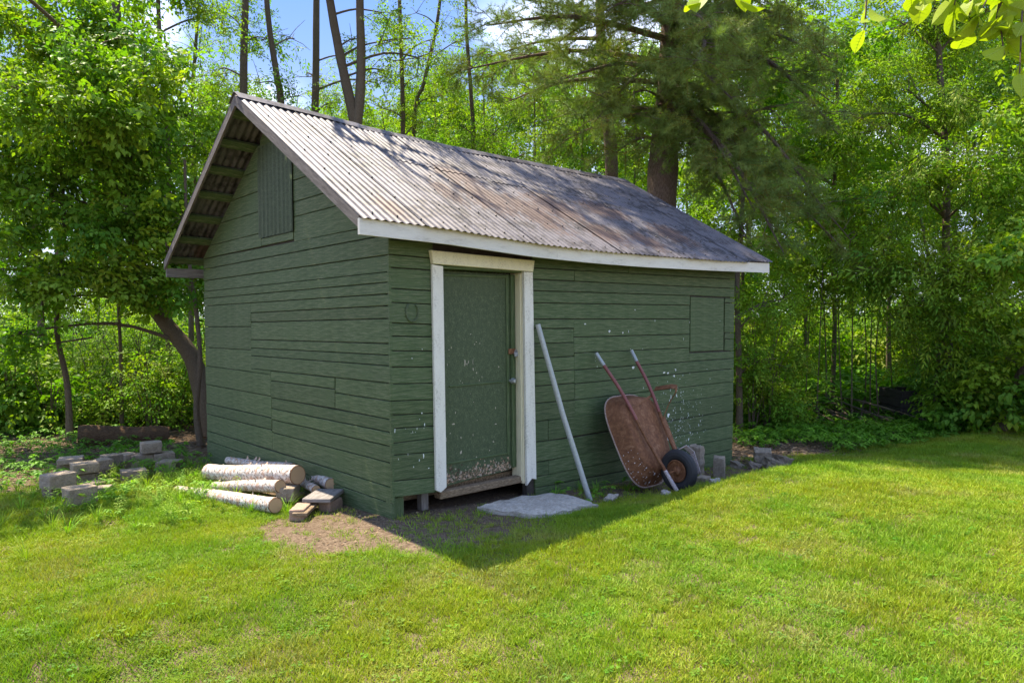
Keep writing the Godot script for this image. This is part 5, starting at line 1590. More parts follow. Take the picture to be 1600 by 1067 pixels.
# ------------------------------------------------------------------ the wood
func build_trees() -> void:
	# --- left of the shed
	tree("leaning_tree", "thick trunk leaning out from behind the shed corner, hung with big leaves", "",
		[Vector3(0.969, -0.273, -6.813), Vector3(0.880, 0.215, -6.849), Vector3(0.733, 1.026, -7.009), Vector3(0.428, 1.586, -7.298), Vector3(0.198, 2.094, -7.520), Vector3(0.110, 2.968, -7.763), Vector3(0.106, 4.216, -7.945), Vector3(0.115, 5.624, -8.254), Vector3(0.119, 6.971, -8.565)], 0.165, 0.06,
		[[Vector3(-1.020, 5.130, -8.441), 1.1, 130], [Vector3(-0.163, 5.866, -8.241), 1.0, 120], [Vector3(0.530, 5.514, -7.480), 0.85, 90], [Vector3(-1.091, 3.527, -7.645), 0.95, 120], [Vector3(-0.297, 3.747, -7.216), 0.9, 110], [Vector3(0.406, 3.585, -6.854), 0.7, 80], [Vector3(-1.500, 2.386, -7.700), 0.75, 90], [Vector3(-0.810, 2.378, -7.087), 0.7, 90], [Vector3(-0.037, 2.299, -6.801), 0.55, 60], [Vector3(0.491, 2.404, -6.603), 0.42, 40], [Vector3(-1.551, 1.465, -7.446), 0.4, 30], [Vector3(1.029, 5.044, -7.690), 0.6, 45], [Vector3(-0.423, 7.617, -9.069), 1.2, 120], [Vector3(0.668, 7.489, -8.364), 0.9, 80], [Vector3(-0.100, 4.104, -6.920), 0.6, 90], [Vector3(-0.160, 4.991, -7.138), 0.6, 90], [Vector3(-0.108, 3.124, -6.625), 0.55, 80], [Vector3(-1.189, 6.107, -8.892), 0.9, 110], [Vector3(-1.397, 4.239, -8.209), 0.8, 100], [Vector3(-0.577, 4.641, -7.629), 0.7, 90], [Vector3(-0.611, 3.007, -6.799), 0.6, 80], [Vector3(-1.252, 1.918, -7.330), 0.4, 40], [Vector3(-0.652, 6.404, -8.427), 0.9, 100], [Vector3(0.081, 6.378, -8.043), 0.8, 90], [Vector3(0.307, 4.617, -7.246), 0.6, 70], [Vector3(0.642, 3.122, -6.895), 0.5, 50], [Vector3(1.105, 4.460, -7.335), 0.5, 40], [Vector3(0.117, 2.572, -6.539), 0.4, 50], [Vector3(-0.077, 2.109, -6.829), 0.35, 40], [Vector3(0.475, 1.924, -6.734), 0.3, 30], [Vector3(0.711, 2.605, -6.549), 0.35, 30], [Vector3(-1.082, 4.246, -6.192), 0.6, 80], [Vector3(-0.522, 4.469, -5.970), 0.6, 80], [Vector3(-1.469, 4.556, -6.412), 0.6, 80], [Vector3(-0.848, 5.210, -6.151), 0.6, 70], [Vector3(-0.128, 5.053, -5.909), 0.5, 50], [Vector3(-2.7, 6.0, -5.7), 0.8, 110], [Vector3(-2.2, 6.6, -6.2), 0.7, 80]],
		{"leaf": "broad", "flat": 0.7, "scale": 0.92, "dens": 1.75})
	tree("slim_tree", "slim bare grey trunk standing close beside the shed corner", "", [Vector3(0.453, -0.242, -5.801), Vector3(0.392, 0.345, -5.816), Vector3(0.451, 1.075, -5.789), Vector3(0.416, 1.898, -5.849), Vector3(0.354, 2.722, -5.934), Vector3(0.388, 3.933, -6.080)], 0.05, 0.02,
		[[Vector3(0.347, 3.103, -6.087), 0.35, 22], [Vector3(0.326, 2.077, -5.802), 0.25, 14]], {"leaf": "broad"})
	tree("young_tree", "straight young tree with a dark thin trunk behind the leaning tree", "", [Vector3(0.823, -0.265, -8.547), Vector3(0.855, 2.763, -8.566), Vector3(0.904, 4.775, -8.594), Vector3(0.841, 6.341, -8.705), Vector3(0.829, 7.907, -8.771), Vector3(0.822, 9.025, -8.817)], 0.055, 0.03,
		[[Vector3(0.871, 6.872, -8.965), 0.8, 60], [Vector3(1.385, 6.027, -8.747), 0.8, 55], [Vector3(0.565, 5.637, -9.727), 0.8, 55], [Vector3(1.668, 7.062, -8.531), 0.7, 50], [Vector3(0.895, 8.577, -8.736), 1.2, 90]], {"leaf": "small"})
	tree("young_tree", "crooked dark young tree at the edge of the wood behind the block heap", "", [Vector3(-0.862, -0.226, -7.636), Vector3(-0.880, 0.687, -7.625), Vector3(-0.976, 1.454, -7.737), Vector3(-0.929, 2.221, -7.723), Vector3(-0.849, 3.178, -7.685), Vector3(-0.873, 4.354, -7.882)], 0.05, 0.02,
		[[Vector3(-0.887, 3.242, -7.454), 0.6, 50], [Vector3(-1.221, 3.998, -7.777), 0.6, 45], [Vector3(-0.681, 2.917, -6.859), 0.45, 40]], {"leaf": "broad"})
	tree("young_tree", "thin sapling between the crooked tree and the leaning tree", "", [Vector3(-0.018, -0.226, -8.224), Vector3(-0.012, 1.018, -8.204), Vector3(-0.016, 2.169, -8.248), Vector3(0.062, 3.425, -8.224), Vector3(0.055, 4.787, -8.277)], 0.035, 0.015,
		[[Vector3(0.049, 2.902, -8.216), 0.55, 35], [Vector3(-0.020, 4.524, -8.602), 0.6, 40]], {"leaf": "small"})
	tree("young_tree", "sunlit young tree behind the crooked one, its crown pale green", "", [Vector3(-0.453, -0.226, -12.888), Vector3(-0.420, 1.952, -12.878), Vector3(-0.432, 3.949, -12.959), Vector3(-0.278, 6.210, -12.902), Vector3(-0.280, 8.607, -12.989)], 0.07, 0.03,
		[[Vector3(-0.305, 7.542, -12.974), 1.0, 100], [Vector3(-1.127, 6.487, -13.666), 1.1, 100], [Vector3(0.363, 6.336, -12.338), 1.0, 100], [Vector3(-0.369, 4.880, -12.936), 1.0, 90], [Vector3(0.464, 4.511, -12.452), 0.8, 50], [Vector3(-0.986, 4.089, -13.456), 0.8, 50], [Vector3(0.750, 8.015, -12.322), 1.0, 90]], {"leaf": "small", "scale": 1.2})
	tree("young_tree", "sunlit young tree seen between the leaning tree and the gable eave", "", [Vector3(2.136, -0.329, -11.393), Vector3(2.129, 1.940, -11.419), Vector3(2.261, 4.015, -11.374), Vector3(2.256, 6.368, -11.462), Vector3(2.410, 8.443, -11.400)], 0.07, 0.03,
		[[Vector3(2.386, 7.474, -11.386), 1.0, 90], [Vector3(1.618, 5.684, -12.004), 1.0, 90], [Vector3(2.229, 5.261, -11.447), 0.9, 80], [Vector3(1.471, 3.886, -12.071), 0.8, 60], [Vector3(2.183, 3.323, -11.420), 0.7, 45], [Vector3(2.806, 6.845, -11.259), 0.7, 50]], {"leaf": "small", "scale": 1.2})
	# --- bare-stemmed trees behind the ridge
	var thin := "thin-stemmed trees behind the ridge"
	tree("slender_tree", "upright grey tree trunk rising behind the gable peak", thin, [Vector3(2.386, -0.341, -9.032), Vector3(2.433, 4.126, -9.087), Vector3(2.468, 6.362, -9.134), Vector3(2.532, 7.853, -9.130), Vector3(2.605, 9.715, -9.132), Vector3(2.582, 11.082, -9.200)], 0.1, 0.05, [[Vector3(2.295, 7.694, -9.603), 0.8, 60], [Vector3(2.246, 6.632, -9.876), 0.6, 40], [Vector3(3.026, 7.262, -9.206), 0.5, 20], [Vector3(2.136, 8.956, -9.788), 0.9, 60], [Vector3(2.924, 9.836, -8.853), 1.0, 50]], {"leaf": "small"})
	tree("slender_tree", "trunk leaning left against the blue sky just right of the gable peak", thin, [Vector3(3.066, -0.373, -8.695), Vector3(3.088, 5.417, -8.818), Vector3(3.037, 6.425, -8.899), Vector3(2.948, 7.435, -9.014), Vector3(2.903, 8.695, -9.098), Vector3(2.870, 10.460, -9.190)], 0.09, 0.04, [[Vector3(3.429, 6.107, -8.808), 0.55, 26], [Vector3(2.895, 6.437, -9.561), 0.5, 26], [Vector3(3.498, 7.337, -9.057), 0.5, 14], [Vector3(2.821, 9.956, -9.216), 1.0, 50], [Vector3(3.560, 9.556, -8.814), 0.7, 26]], {"leaf": "small"})
	tree("slender_tree", "single straight dark trunk between the leaning trunk and the forked tree", thin, [Vector3(3.829, -0.410, -9.088), Vector3(3.925, 4.963, -9.130), Vector3(3.987, 6.693, -9.136), Vector3(4.035, 8.290, -9.150), Vector3(4.103, 10.286, -9.160)], 0.1, 0.06, [[Vector3(4.044, 10.286, -9.213), 1.0, 46], [Vector3(4.665, 7.234, -9.089), 0.5, 22], [Vector3(4.437, 6.280, -9.257), 0.6, 30], [Vector3(4.133, 6.900, -9.816), 0.5, 22], [Vector3(5.269, 6.748, -8.803), 0.6, 30]], {"leaf": "small"})
	var fk := tree("forked_tree", "tree forking into a wide V of two trunks behind the ridge", thin, [Vector3(3.635, -0.400, -6.853), Vector3(3.691, 4.429, -6.911), Vector3(3.650, 5.250, -6.977), Vector3(3.538, 6.071, -7.105), Vector3(3.420, 7.010, -7.243), Vector3(3.323, 8.065, -7.366), Vector3(3.255, 9.589, -7.481)], 0.125, 0.06, [[Vector3(3.097, 8.888, -7.596), 0.9, 40], [Vector3(3.953, 6.930, -7.302), 0.4, 14], [Vector3(4.384, 6.844, -6.649), 0.6, 30], [Vector3(4.326, 7.408, -6.988), 0.5, 22], [Vector3(4.300, 6.322, -6.973), 0.5, 22], [Vector3(4.802, 6.558, -6.536), 0.6, 30], [Vector3(4.614, 8.982, -6.521), 1.0, 50]], {"leaf": "small"})
	var fkb := Bld.new()
	var f0 := smooth([Vector3(3.673, 5.132, -6.952), Vector3(3.740, 5.717, -6.914), Vector3(3.777, 6.537, -6.910), Vector3(3.782, 7.474, -6.938), Vector3(3.851, 8.879, -6.927), Vector3(3.914, 10.050, -6.912)], 4)
	var f1 := []
	for i in f0.size(): f1.append(lerp(0.1, 0.05, i / float(f0.size() - 1)))
	fkb.tube(f0, f1, 12)
	part(fk, "second_trunk", fkb, M.bark)
	var frg := RandomNumberGenerator.new()
	frg.seed = 61
	for q in [[Vector3(3.323, 8.065, -7.366), Vector3(0.52, 7.60, -4.09), Vector3(0.86, 8.20, -3.73), Vector3(1.14, 8.80, -3.37)],
		[Vector3(3.828, 8.645, -6.939), Vector3(1.05, 8.00, -4.29), Vector3(1.30, 8.40, -4.00), Vector3(1.74, 9.00, -3.64)],
		[Vector3(3.851, 8.879, -6.927), Vector3(1.94, 8.20, -4.31), Vector3(2.27, 8.80, -3.95), Vector3(2.59, 9.40, -3.42)],
		[Vector3(3.278, 9.120, -7.443), Vector3(0.29, 9.00, -4.63), Vector3(0.45, 9.40, -4.50), Vector3(0.50, 9.80, -4.29)]]:
		var lb := Bld.new()
		var cv := smooth(q, 6)
		var rs := []
		for i in cv.size(): rs.append(lerp(0.06, 0.014, i / float(cv.size() - 1)))
		lb.tube(cv, rs, 7, false)
		for i in 12:
			var p: Vector3 = cv[6 + frg.randi() % (cv.size() - 6)]
			var d := Vector3(frg.randfn(0, 0.5), frg.randfn(0.3, 0.4), frg.randfn(0.5, 0.6)).normalized() * frg.randf_range(0.4, 1.1)
			lb.tube([p, p + d * 0.5 + Vector3(0, 0.04, 0), p + d], [0.013, 0.01, 0.004], 4, false)
		part(fk, "limb", lb, M.bark)
	tree("slender_tree", "thin dark stem right of the forked tree, its twigs bare", thin, [Vector3(5.243, -0.478, -7.833), Vector3(5.306, 4.814, -7.900), Vector3(5.331, 6.677, -7.943), Vector3(5.330, 8.275, -8.001), Vector3(5.348, 9.872, -8.041)], 0.06, 0.035, [[Vector3(5.550, 6.675, -7.749), 0.8, 44], [Vector3(5.036, 6.015, -8.181), 0.7, 36], [Vector3(5.868, 7.470, -7.495), 0.7, 34], [Vector3(5.627, 5.742, -7.647), 0.6, 34], [Vector3(5.521, 9.604, -7.878), 1.0, 50]], {"leaf": "small"})
	tree("slender_tree", "thin stem leaning right behind the middle of the ridge", thin, [Vector3(5.837, -0.506, -8.643), Vector3(6.049, 5.739, -8.610), Vector3(6.247, 6.873, -8.475), Vector3(6.490, 8.148, -8.304), Vector3(6.652, 9.566, -8.211)], 0.06, 0.03, [[Vector3(6.537, 6.585, -8.207), 0.8, 34], [Vector3(6.887, 7.859, -7.942), 0.8, 34], [Vector3(6.157, 8.436, -8.610), 0.6, 20]], {"leaf": "small"})
	tree("slender_tree", "leafy thin tree in front of the pine boughs above the ridge", thin, [Vector3(6.650, -0.545, -7.253), Vector3(6.719, 5.047, -7.323), Vector3(6.711, 6.422, -7.378), Vector3(6.669, 8.074, -7.474), Vector3(6.729, 9.724, -7.479)], 0.06, 0.03, [[Vector3(6.615, 5.435, -7.295), 0.7, 50], [Vector3(7.082, 5.703, -6.891), 0.6, 42], [Vector3(6.328, 5.877, -7.699), 0.6, 36], [Vector3(7.204, 5.058, -6.224), 0.5, 34]], {"leaf": "small"})
	for q in [[400, 19, 8.2], [470, 20, 8.0], [545, 19, 7.8], [610, 20, 8.6], [680, 19, 9.0], [760, 20, 9.6], [840, 19.5, 9.4], [915, 20, 9.6], [990, 19, 9.0], [1075, 20, 9.6]]:
		var d: Vector3 = Vector3(-3.04, 0, 4.871) + (Vector3(0.663, 0, -0.748) + Vector3(0.748, 0, 0.664) * (q[0] - 800.0) / 1126.7) * q[1]
		simple_tree("leafy_tree", "leafy young tree seen above the shed ridge behind the bare stems", "young trees seen above the ridge", d, q[2], 0.06, Vector2(0.0, 0.0), 3.0, 1.7, 11, 60, {"leaf": "small", "scale": 1.25})
	# --- the pines
	build_pine("white_pine", "big pine with a thick furrowed trunk and spreading boughs behind the shed", [Vector3(8.389, -0.491, -3.704), Vector3(8.489, 3.931, -3.707), Vector3(8.596, 5.297, -3.661), Vector3(8.682, 6.538, -3.628), Vector3(8.749, 7.780, -3.613), Vector3(8.840, 10.015, -3.611), Vector3(8.943, 12.747, -3.616), Vector3(9.010, 14.734, -3.627)], 0.33, 0.09, [
		[Vector3(8.536, 6.997, -3.640), Vector3(4.599, 6.409, -4.304)], [Vector3(8.629, 7.408, -3.707), Vector3(4.684, 6.853, -3.174)], [Vector3(8.642, 6.414, -3.660), Vector3(5.858, 5.689, -4.098)], [Vector3(8.611, 6.663, -3.696), Vector3(6.801, 5.156, -3.911)], [Vector3(8.657, 7.035, -3.668), Vector3(8.881, 5.983, -1.828)], [Vector3(8.630, 5.918, -3.653), Vector3(8.694, 4.903, -2.222)], [Vector3(8.669, 7.532, -3.675), Vector3(9.299, 6.689, -1.214)],
		[Vector3(8.711, 8.526, -3.673), Vector3(4.277, 7.562, -4.898)], [Vector3(8.717, 8.774, -3.676), Vector3(8.742, 7.722, -0.942)], [Vector3(8.772, 9.519, -3.654), Vector3(4.729, 8.480, -2.925)], [Vector3(8.778, 9.767, -3.657), Vector3(6.875, 8.263, -1.013)], [Vector3(8.790, 10.264, -3.664), Vector3(5.198, 10.092, -4.972)], [Vector3(8.846, 11.009, -3.641), Vector3(5.775, 9.672, -2.306)], [Vector3(8.858, 11.506, -3.648), Vector3(8.568, 10.387, -1.192)], [Vector3(8.900, 12.499, -3.646), Vector3(6.100, 11.815, -3.966)], [Vector3(8.915, 13.120, -3.654), Vector3(8.788, 12.686, -2.147)], [Vector3(8.718, 8.029, -3.649), Vector3(6.486, 6.879, -3.182)], [Vector3(8.669, 6.787, -3.648), Vector3(7.956, 6.841, -2.143)], [Vector3(8.642, 5.669, -3.633), Vector3(7.419, 5.725, -3.382)], [Vector3(8.693, 7.780, -3.662), Vector3(8.857, 7.616, -5.918)], [Vector3(8.705, 8.277, -3.669), Vector3(11.135, 7.809, -4.172)], [Vector3(8.636, 6.166, -3.656), Vector3(6.399, 5.882, -5.898)], [Vector3(8.645, 6.539, -3.661), Vector3(5.507, 6.380, -6.172)], [Vector3(8.621, 5.545, -3.647), Vector3(7.013, 5.041, -4.923)], [Vector3(8.627, 5.793, -3.651), Vector3(7.496, 5.119, -3.159)], [Vector3(8.663, 7.284, -3.672), Vector3(6.807, 6.767, -2.893)], [Vector3(8.615, 5.296, -3.644), Vector3(8.168, 4.563, -2.677)], [Vector3(8.609, 5.048, -3.641), Vector3(7.202, 4.623, -3.804)], [Vector3(8.648, 5.917, -3.636), Vector3(7.448, 3.274, -1.131)], [Vector3(8.657, 6.290, -3.641), Vector3(8.479, 3.294, -0.485)], [Vector3(8.642, 5.669, -3.633), Vector3(7.583, 2.594, -0.720)], [Vector3(8.675, 7.035, -3.652), Vector3(8.461, 4.476, -0.275)], [Vector3(8.666, 6.663, -3.647), Vector3(7.082, 4.936, -1.247)], [Vector3(8.684, 7.408, -3.657), Vector3(8.214, 5.618, -0.267)], [Vector3(8.705, 8.277, -3.669), Vector3(8.187, 6.715, -0.062)], [Vector3(8.717, 8.774, -3.676), Vector3(6.948, 7.101, -0.640)], [Vector3(8.637, 5.420, -3.629), Vector3(7.907, 2.833, -1.510)], [Vector3(8.735, 9.519, -3.687), Vector3(8.573, 8.198, -0.039)], [Vector3(8.654, 6.166, -3.640), Vector3(9.302, 2.732, -0.537)], [Vector3(8.666, 6.663, -3.647), Vector3(5.923, 5.253, -1.216)], [Vector3(8.678, 7.159, -3.654), Vector3(5.910, 5.591, -0.839)], [Vector3(8.685, 6.662, -3.630), Vector3(10.095, 7.219, -3.068)], [Vector3(8.694, 7.035, -3.635), Vector3(9.559, 7.226, -2.340)], [Vector3(8.633, 6.042, -3.654), Vector3(7.839, 5.412, -2.196)],
		[Vector3(8.757, 9.643, -3.672), Vector3(2.029, 9.500, -4.302)], [Vector3(8.748, 9.271, -3.667), Vector3(2.674, 9.000, -4.383)], [Vector3(8.739, 8.898, -3.661), Vector3(3.068, 8.600, -3.602)], [Vector3(8.730, 8.525, -3.656), Vector3(3.915, 8.200, -3.898)], [Vector3(8.754, 9.519, -3.670), Vector3(4.022, 9.200, -3.655)], [Vector3(8.724, 8.277, -3.653), Vector3(4.711, 8.000, -3.466)], [Vector3(8.772, 10.264, -3.680), Vector3(1.509, 10.200, -5.068)], [Vector3(8.778, 10.513, -3.684), Vector3(2.457, 10.200, -3.991)], [Vector3(8.766, 10.016, -3.677), Vector3(3.440, 9.800, -5.033)], [Vector3(8.784, 10.761, -3.687), Vector3(4.337, 10.400, -3.926)]], [[Vector3(8.632, 5.234, -3.627), Vector3(8.708, 5.367, -2.761), Vector3(8.964, 5.338, -1.999), Vector3(9.309, 5.410, -1.427)], [Vector3(8.628, 5.048, -3.624), Vector3(8.969, 5.242, -2.793), Vector3(9.324, 5.418, -1.949), Vector3(9.386, 4.952, -1.611)], [Vector3(8.641, 5.607, -3.632), Vector3(7.398, 5.499, -3.661), Vector3(6.746, 5.554, -3.706)], [Vector3(9.112, 4.321, -1.831), Vector3(8.874, 3.914, -1.226), Vector3(9.075, 3.384, -0.762), Vector3(9.387, 2.894, -0.467)]])
	build_pine("white_pine", "slimmer dark pine trunk between the forked tree and the big pine", [Vector3(9.299, -0.549, -5.570), Vector3(9.321, 4.849, -5.676), Vector3(9.267, 6.127, -5.769), Vector3(9.216, 7.548, -5.865), Vector3(9.222, 9.536, -5.930), Vector3(9.269, 12.375, -5.988)], 0.17, 0.07, [
		[Vector3(9.245, 6.980, -5.819), Vector3(7.352, 7.053, -6.164)], [Vector3(9.255, 7.405, -5.825), Vector3(9.479, 7.588, -4.831)], [Vector3(9.271, 6.269, -5.771), Vector3(7.871, 5.859, -6.330)], [Vector3(9.230, 8.116, -5.872), Vector3(7.281, 8.252, -6.269)], [Vector3(9.257, 9.251, -5.888), Vector3(7.708, 9.445, -5.932)], [Vector3(9.242, 10.387, -5.942), Vector3(9.125, 10.360, -4.708)], [Vector3(9.270, 11.523, -5.958), Vector3(8.147, 11.704, -6.158)], [Vector3(9.266, 7.831, -5.831), Vector3(7.301, 7.428, -7.559)]])
	# --- right of the shed
	var rt := "leafy trees right of the shed"
	tree("leafy_tree", "dark stemmed leafy tree beside the far corner of the shed", rt, [Vector3(7.940, -0.429, -1.696), Vector3(7.921, 0.908, -1.697), Vector3(7.926, 2.099, -1.735), Vector3(8.203, 3.427, -1.804), Vector3(8.461, 4.910, -1.894)], 0.06, 0.03, [[Vector3(8.041, 1.767, -1.354), 0.55, 60], [Vector3(8.081, 0.798, -1.552), 0.45, 45], [Vector3(8.595, 0.891, -1.366), 0.5, 50], [Vector3(8.536, 2.785, -1.753), 0.6, 55], [Vector3(8.932, 1.885, -1.370), 0.55, 50]], {"leaf": "small"})
	tree("leafy_tree", "tall broad leafy tree whose dense crown fills the wood beyond the lawn", rt, [Vector3(11.723, -0.376, 0.324), Vector3(11.694, 0.821, 0.315), Vector3(11.687, 2.344, 0.255), Vector3(11.747, 4.101, 0.246), Vector3(11.928, 6.043, 0.071), Vector3(12.113, 8.283, -0.112)], 0.09, 0.05, [[Vector3(10.461, 5.287, -0.937), 0.9, 110], [Vector3(11.044, 5.683, -0.166), 0.95, 120], [Vector3(11.901, 5.442, 0.603), 0.95, 120], [Vector3(10.149, 3.772, -0.357), 0.85, 105], [Vector3(10.766, 3.837, 0.455), 0.9, 110], [Vector3(11.269, 3.684, 1.174), 0.9, 110], [Vector3(9.559, 2.413, -0.432), 0.65, 70], [Vector3(9.971, 2.490, 0.332), 0.75, 90], [Vector3(10.454, 2.256, 1.037), 0.75, 90], [Vector3(11.331, 7.120, -0.497), 1.0, 110], [Vector3(12.346, 7.140, 0.670), 1.0, 110], [Vector3(11.896, 8.421, -0.042), 1.2, 110]], {"leaf": "lance", "scale": 1.1, "dens": 2.0})
	tree("leafy_tree", "leafy tree with long pale leaflets hanging over the brush pile", rt, [Vector3(10.639, -0.376, 0.432), Vector3(10.634, 0.427, 0.459), Vector3(10.688, 1.307, 0.476), Vector3(10.385, 2.286, 0.439), Vector3(10.068, 3.234, 0.393)], 0.045, 0.02, [[Vector3(9.599, 1.840, 0.561), 0.55, 60], [Vector3(9.865, 1.527, 0.941), 0.5, 55], [Vector3(9.420, 1.640, 0.142), 0.5, 45], [Vector3(9.845, 2.234, 1.032), 0.5, 50], [Vector3(10.126, 1.320, 1.314), 0.5, 55], [Vector3(9.982, 0.896, 0.533), 0.4, 36]], {"leaf": "lance", "scale": 1.2})
	tree("leafy_tree", "leaning trunk with big leaves at the lawn end of the wood", rt, [Vector3(10.277, -0.286, 1.448), Vector3(10.208, 0.426, 1.685), Vector3(10.180, 0.932, 1.910), Vector3(10.476, 1.709, 2.146), Vector3(10.724, 2.878, 2.324), Vector3(10.834, 4.439, 2.367)], 0.1, 0.05, [[Vector3(9.873, 0.936, 1.638), 0.45, 50], [Vector3(9.944, 1.710, 1.941), 0.6, 65], [Vector3(9.824, 2.670, 1.800), 0.7, 80], [Vector3(10.528, 3.856, 2.116), 0.9, 90], [Vector3(10.348, 4.699, 1.659), 0.8, 80], [Vector3(10.780, 5.220, 2.291), 1.0, 90], [Vector3(9.910, 0.430, 1.422), 0.35, 36]], {"leaf": "broad"})
	tree("leafy_tree", "dark shaded leafy tree between the drooping pine and the broad tree", rt, [Vector3(11.396, -0.429, -1.704), Vector3(11.450, 1.541, -1.665), Vector3(11.449, 3.472, -1.734), Vector3(11.591, 5.400, -1.676), Vector3(11.590, 7.330, -1.746)], 0.05, 0.03, [[Vector3(10.755, 3.624, -1.419), 0.9, 100], [Vector3(10.708, 4.697, -2.034), 0.8, 80], [Vector3(11.264, 4.893, -1.280), 0.9, 90], [Vector3(10.258, 2.511, -1.553), 0.7, 70], [Vector3(11.620, 6.778, -1.566), 1.0, 100], [Vector3(11.036, 6.341, -2.336), 0.9, 80], [Vector3(10.528, 6.616, -3.330), 1.0, 90], [Vector3(10.288, 4.889, -3.483), 0.9, 90], [Vector3(10.962, 8.076, -2.997), 1.0, 80]], {"leaf": "broad"})
	for q in [[1160, 17, "sunlit tree behind the drooping pine, pale green"], [1260, 18, "sunlit tree with a high crown above the saplings"], [1390, 18.5, "sunlit tree behind the broad tree, nearest the brush pile"], [1520, 17.5, "sunlit tree behind the broad tree, past the timber bin"], [1630, 16.5, "sunlit tree behind the leaning trunk at the lawn end"]]:
		var d: Vector3 = Vector3(-3.04, 0, 4.871) + (Vector3(0.663, 0, -0.748) + Vector3(0.748, 0, 0.664) * (q[0] - 800.0) / 1126.7) * q[1]
		simple_tree("leafy_tree", q[2], rt, d, 9.6, 0.06, Vector2(0.0, 0.0), 3.4 if q[0] in [1260, 1390] else 1.8, 1.9, 15, 85, {"leaf": "small", "scale": 1.3})
	# saplings in front of the sunlit clearing
	var sp := "bare thin saplings before the clearing"
	for q in [[Vector3(10.314, -0.430, -1.728), Vector3(10.399, 1.791, -1.670)], [Vector3(9.695, -0.413, -1.207), Vector3(9.778, 1.891, -1.154)], [Vector3(10.428, -0.418, -1.360), Vector3(10.406, 1.906, -1.400)], [Vector3(10.259, -0.406, -0.974), Vector3(10.206, 2.010, -1.046)], [Vector3(9.975, -0.397, -0.692), Vector3(10.014, 2.221, -0.689)], [Vector3(10.969, -0.403, -0.879), Vector3(10.972, 2.141, -0.907)], [Vector3(10.636, -0.396, -0.640), Vector3(10.705, 2.356, -0.616)], [Vector3(10.245, -0.386, -0.319), Vector3(10.300, 2.211, -0.302)], [Vector3(11.703, -0.396, -0.629), Vector3(11.674, 2.396, -0.694)]]:
		var b0: Vector3 = q[0]
		var b1: Vector3 = q[1]
		tree("sapling", "bare thin dark sapling stem in front of the sunlit clearing", sp, [b0, b0.lerp(b1, 0.5) + Vector3(rng.randfn(0, 0.05), 0, rng.randfn(0, 0.05)), b1, b1 + (b1 - b0) * 0.35], 0.014, 0.007, [[b1, 0.35, 16], [b1 + (b1 - b0) * 0.3, 0.4, 22]], {"leaf": "small"})
	# --- shrubs under the trees
	var us := "shrubs under the trees"
	for q in [[Vector3(-1.066, -0.226, -9.956), 1.1, 0.9, 110, 0], [Vector3(-0.150, -0.226, -10.213), 1.1, 1.0, 110, 1], [Vector3(0.430, -0.247, -8.896), 1.2, 0.9, 110, 1], [Vector3(1.317, -0.289, -9.178), 1.3, 0.9, 110, 1], [Vector3(-1.963, -0.226, -9.683), 1.9, 1.1, 140, 0], [Vector3(-0.376, -0.226, -12.286), 1.6, 1.2, 120, 1], [Vector3(0.893, -0.269, -11.961), 1.8, 1.3, 130, 2], [Vector3(-0.764, -0.226, -13.966), 2.0, 1.4, 130, 2], [Vector3(2.239, -0.333, -11.301), 2.6, 1.2, 150, 2], [Vector3(-1.440, -0.226, -11.625), 1.4, 1.1, 110, 0], [Vector3(-0.731, -0.226, -9.124), 0.9, 0.8, 80, 1], [Vector3(1.308, -0.289, -10.524), 1.6, 1.1, 110, 2], [Vector3(0.594, -0.255, -14.098), 1.9, 1.4, 130, 2], [Vector3(1.433, -0.295, -8.005), 2.2, 0.8, 120, 1], [Vector3(-1.062, -0.226, -12.359), 2.4, 1.0, 130, 2], [Vector3(-0.763, -0.226, -10.757), 1.9, 0.9, 110, 2], [Vector3(0.004, -0.226, -12.215), 2.5, 1.0, 130, 2], [Vector3(0.256, -0.238, -10.654), 2.1, 0.9, 120, 2], [Vector3(0.908, -0.270, -10.343), 2.3, 0.9, 120, 2], [Vector3(0.868, -0.268, -8.239), 1.7, 0.8, 110, 1], [Vector3(1.024, -0.275, -14.920), 3.2, 1.3, 150, 2], [Vector3(1.923, -0.318, -13.453), 3.2, 1.3, 150, 2], [Vector3(-0.221, -0.226, -15.356), 3.2, 1.3, 150, 2], [Vector3(-1.303, -0.226, -9.498), 1.7, 0.7, 110, 0], [Vector3(-0.253, -0.226, -8.700), 1.5, 0.7, 100, 1], [Vector3(0.395, -0.245, -7.991), 1.7, 0.7, 110, 1], [Vector3(-0.905, -0.226, -8.878), 1.2, 0.6, 80, 0], [Vector3(0.357, -0.243, -9.228), 2.2, 0.8, 120, 1], [Vector3(-1.560, -0.226, -10.394), 2.2, 0.9, 130, 0]]:
		shrub(["broad-leaved shrub at the edge of the wood behind the block heap", "small-leaved shrub growing beneath the leaning tree", "small-leaved shrub at the back of the wood behind the fallen log"][q[4]], us + [" behind the heap", " beneath the leaning tree", " behind the fallen log"][q[4]], q[0], q[1], q[2], q[3], ["broad", "small", "small"][q[4]])
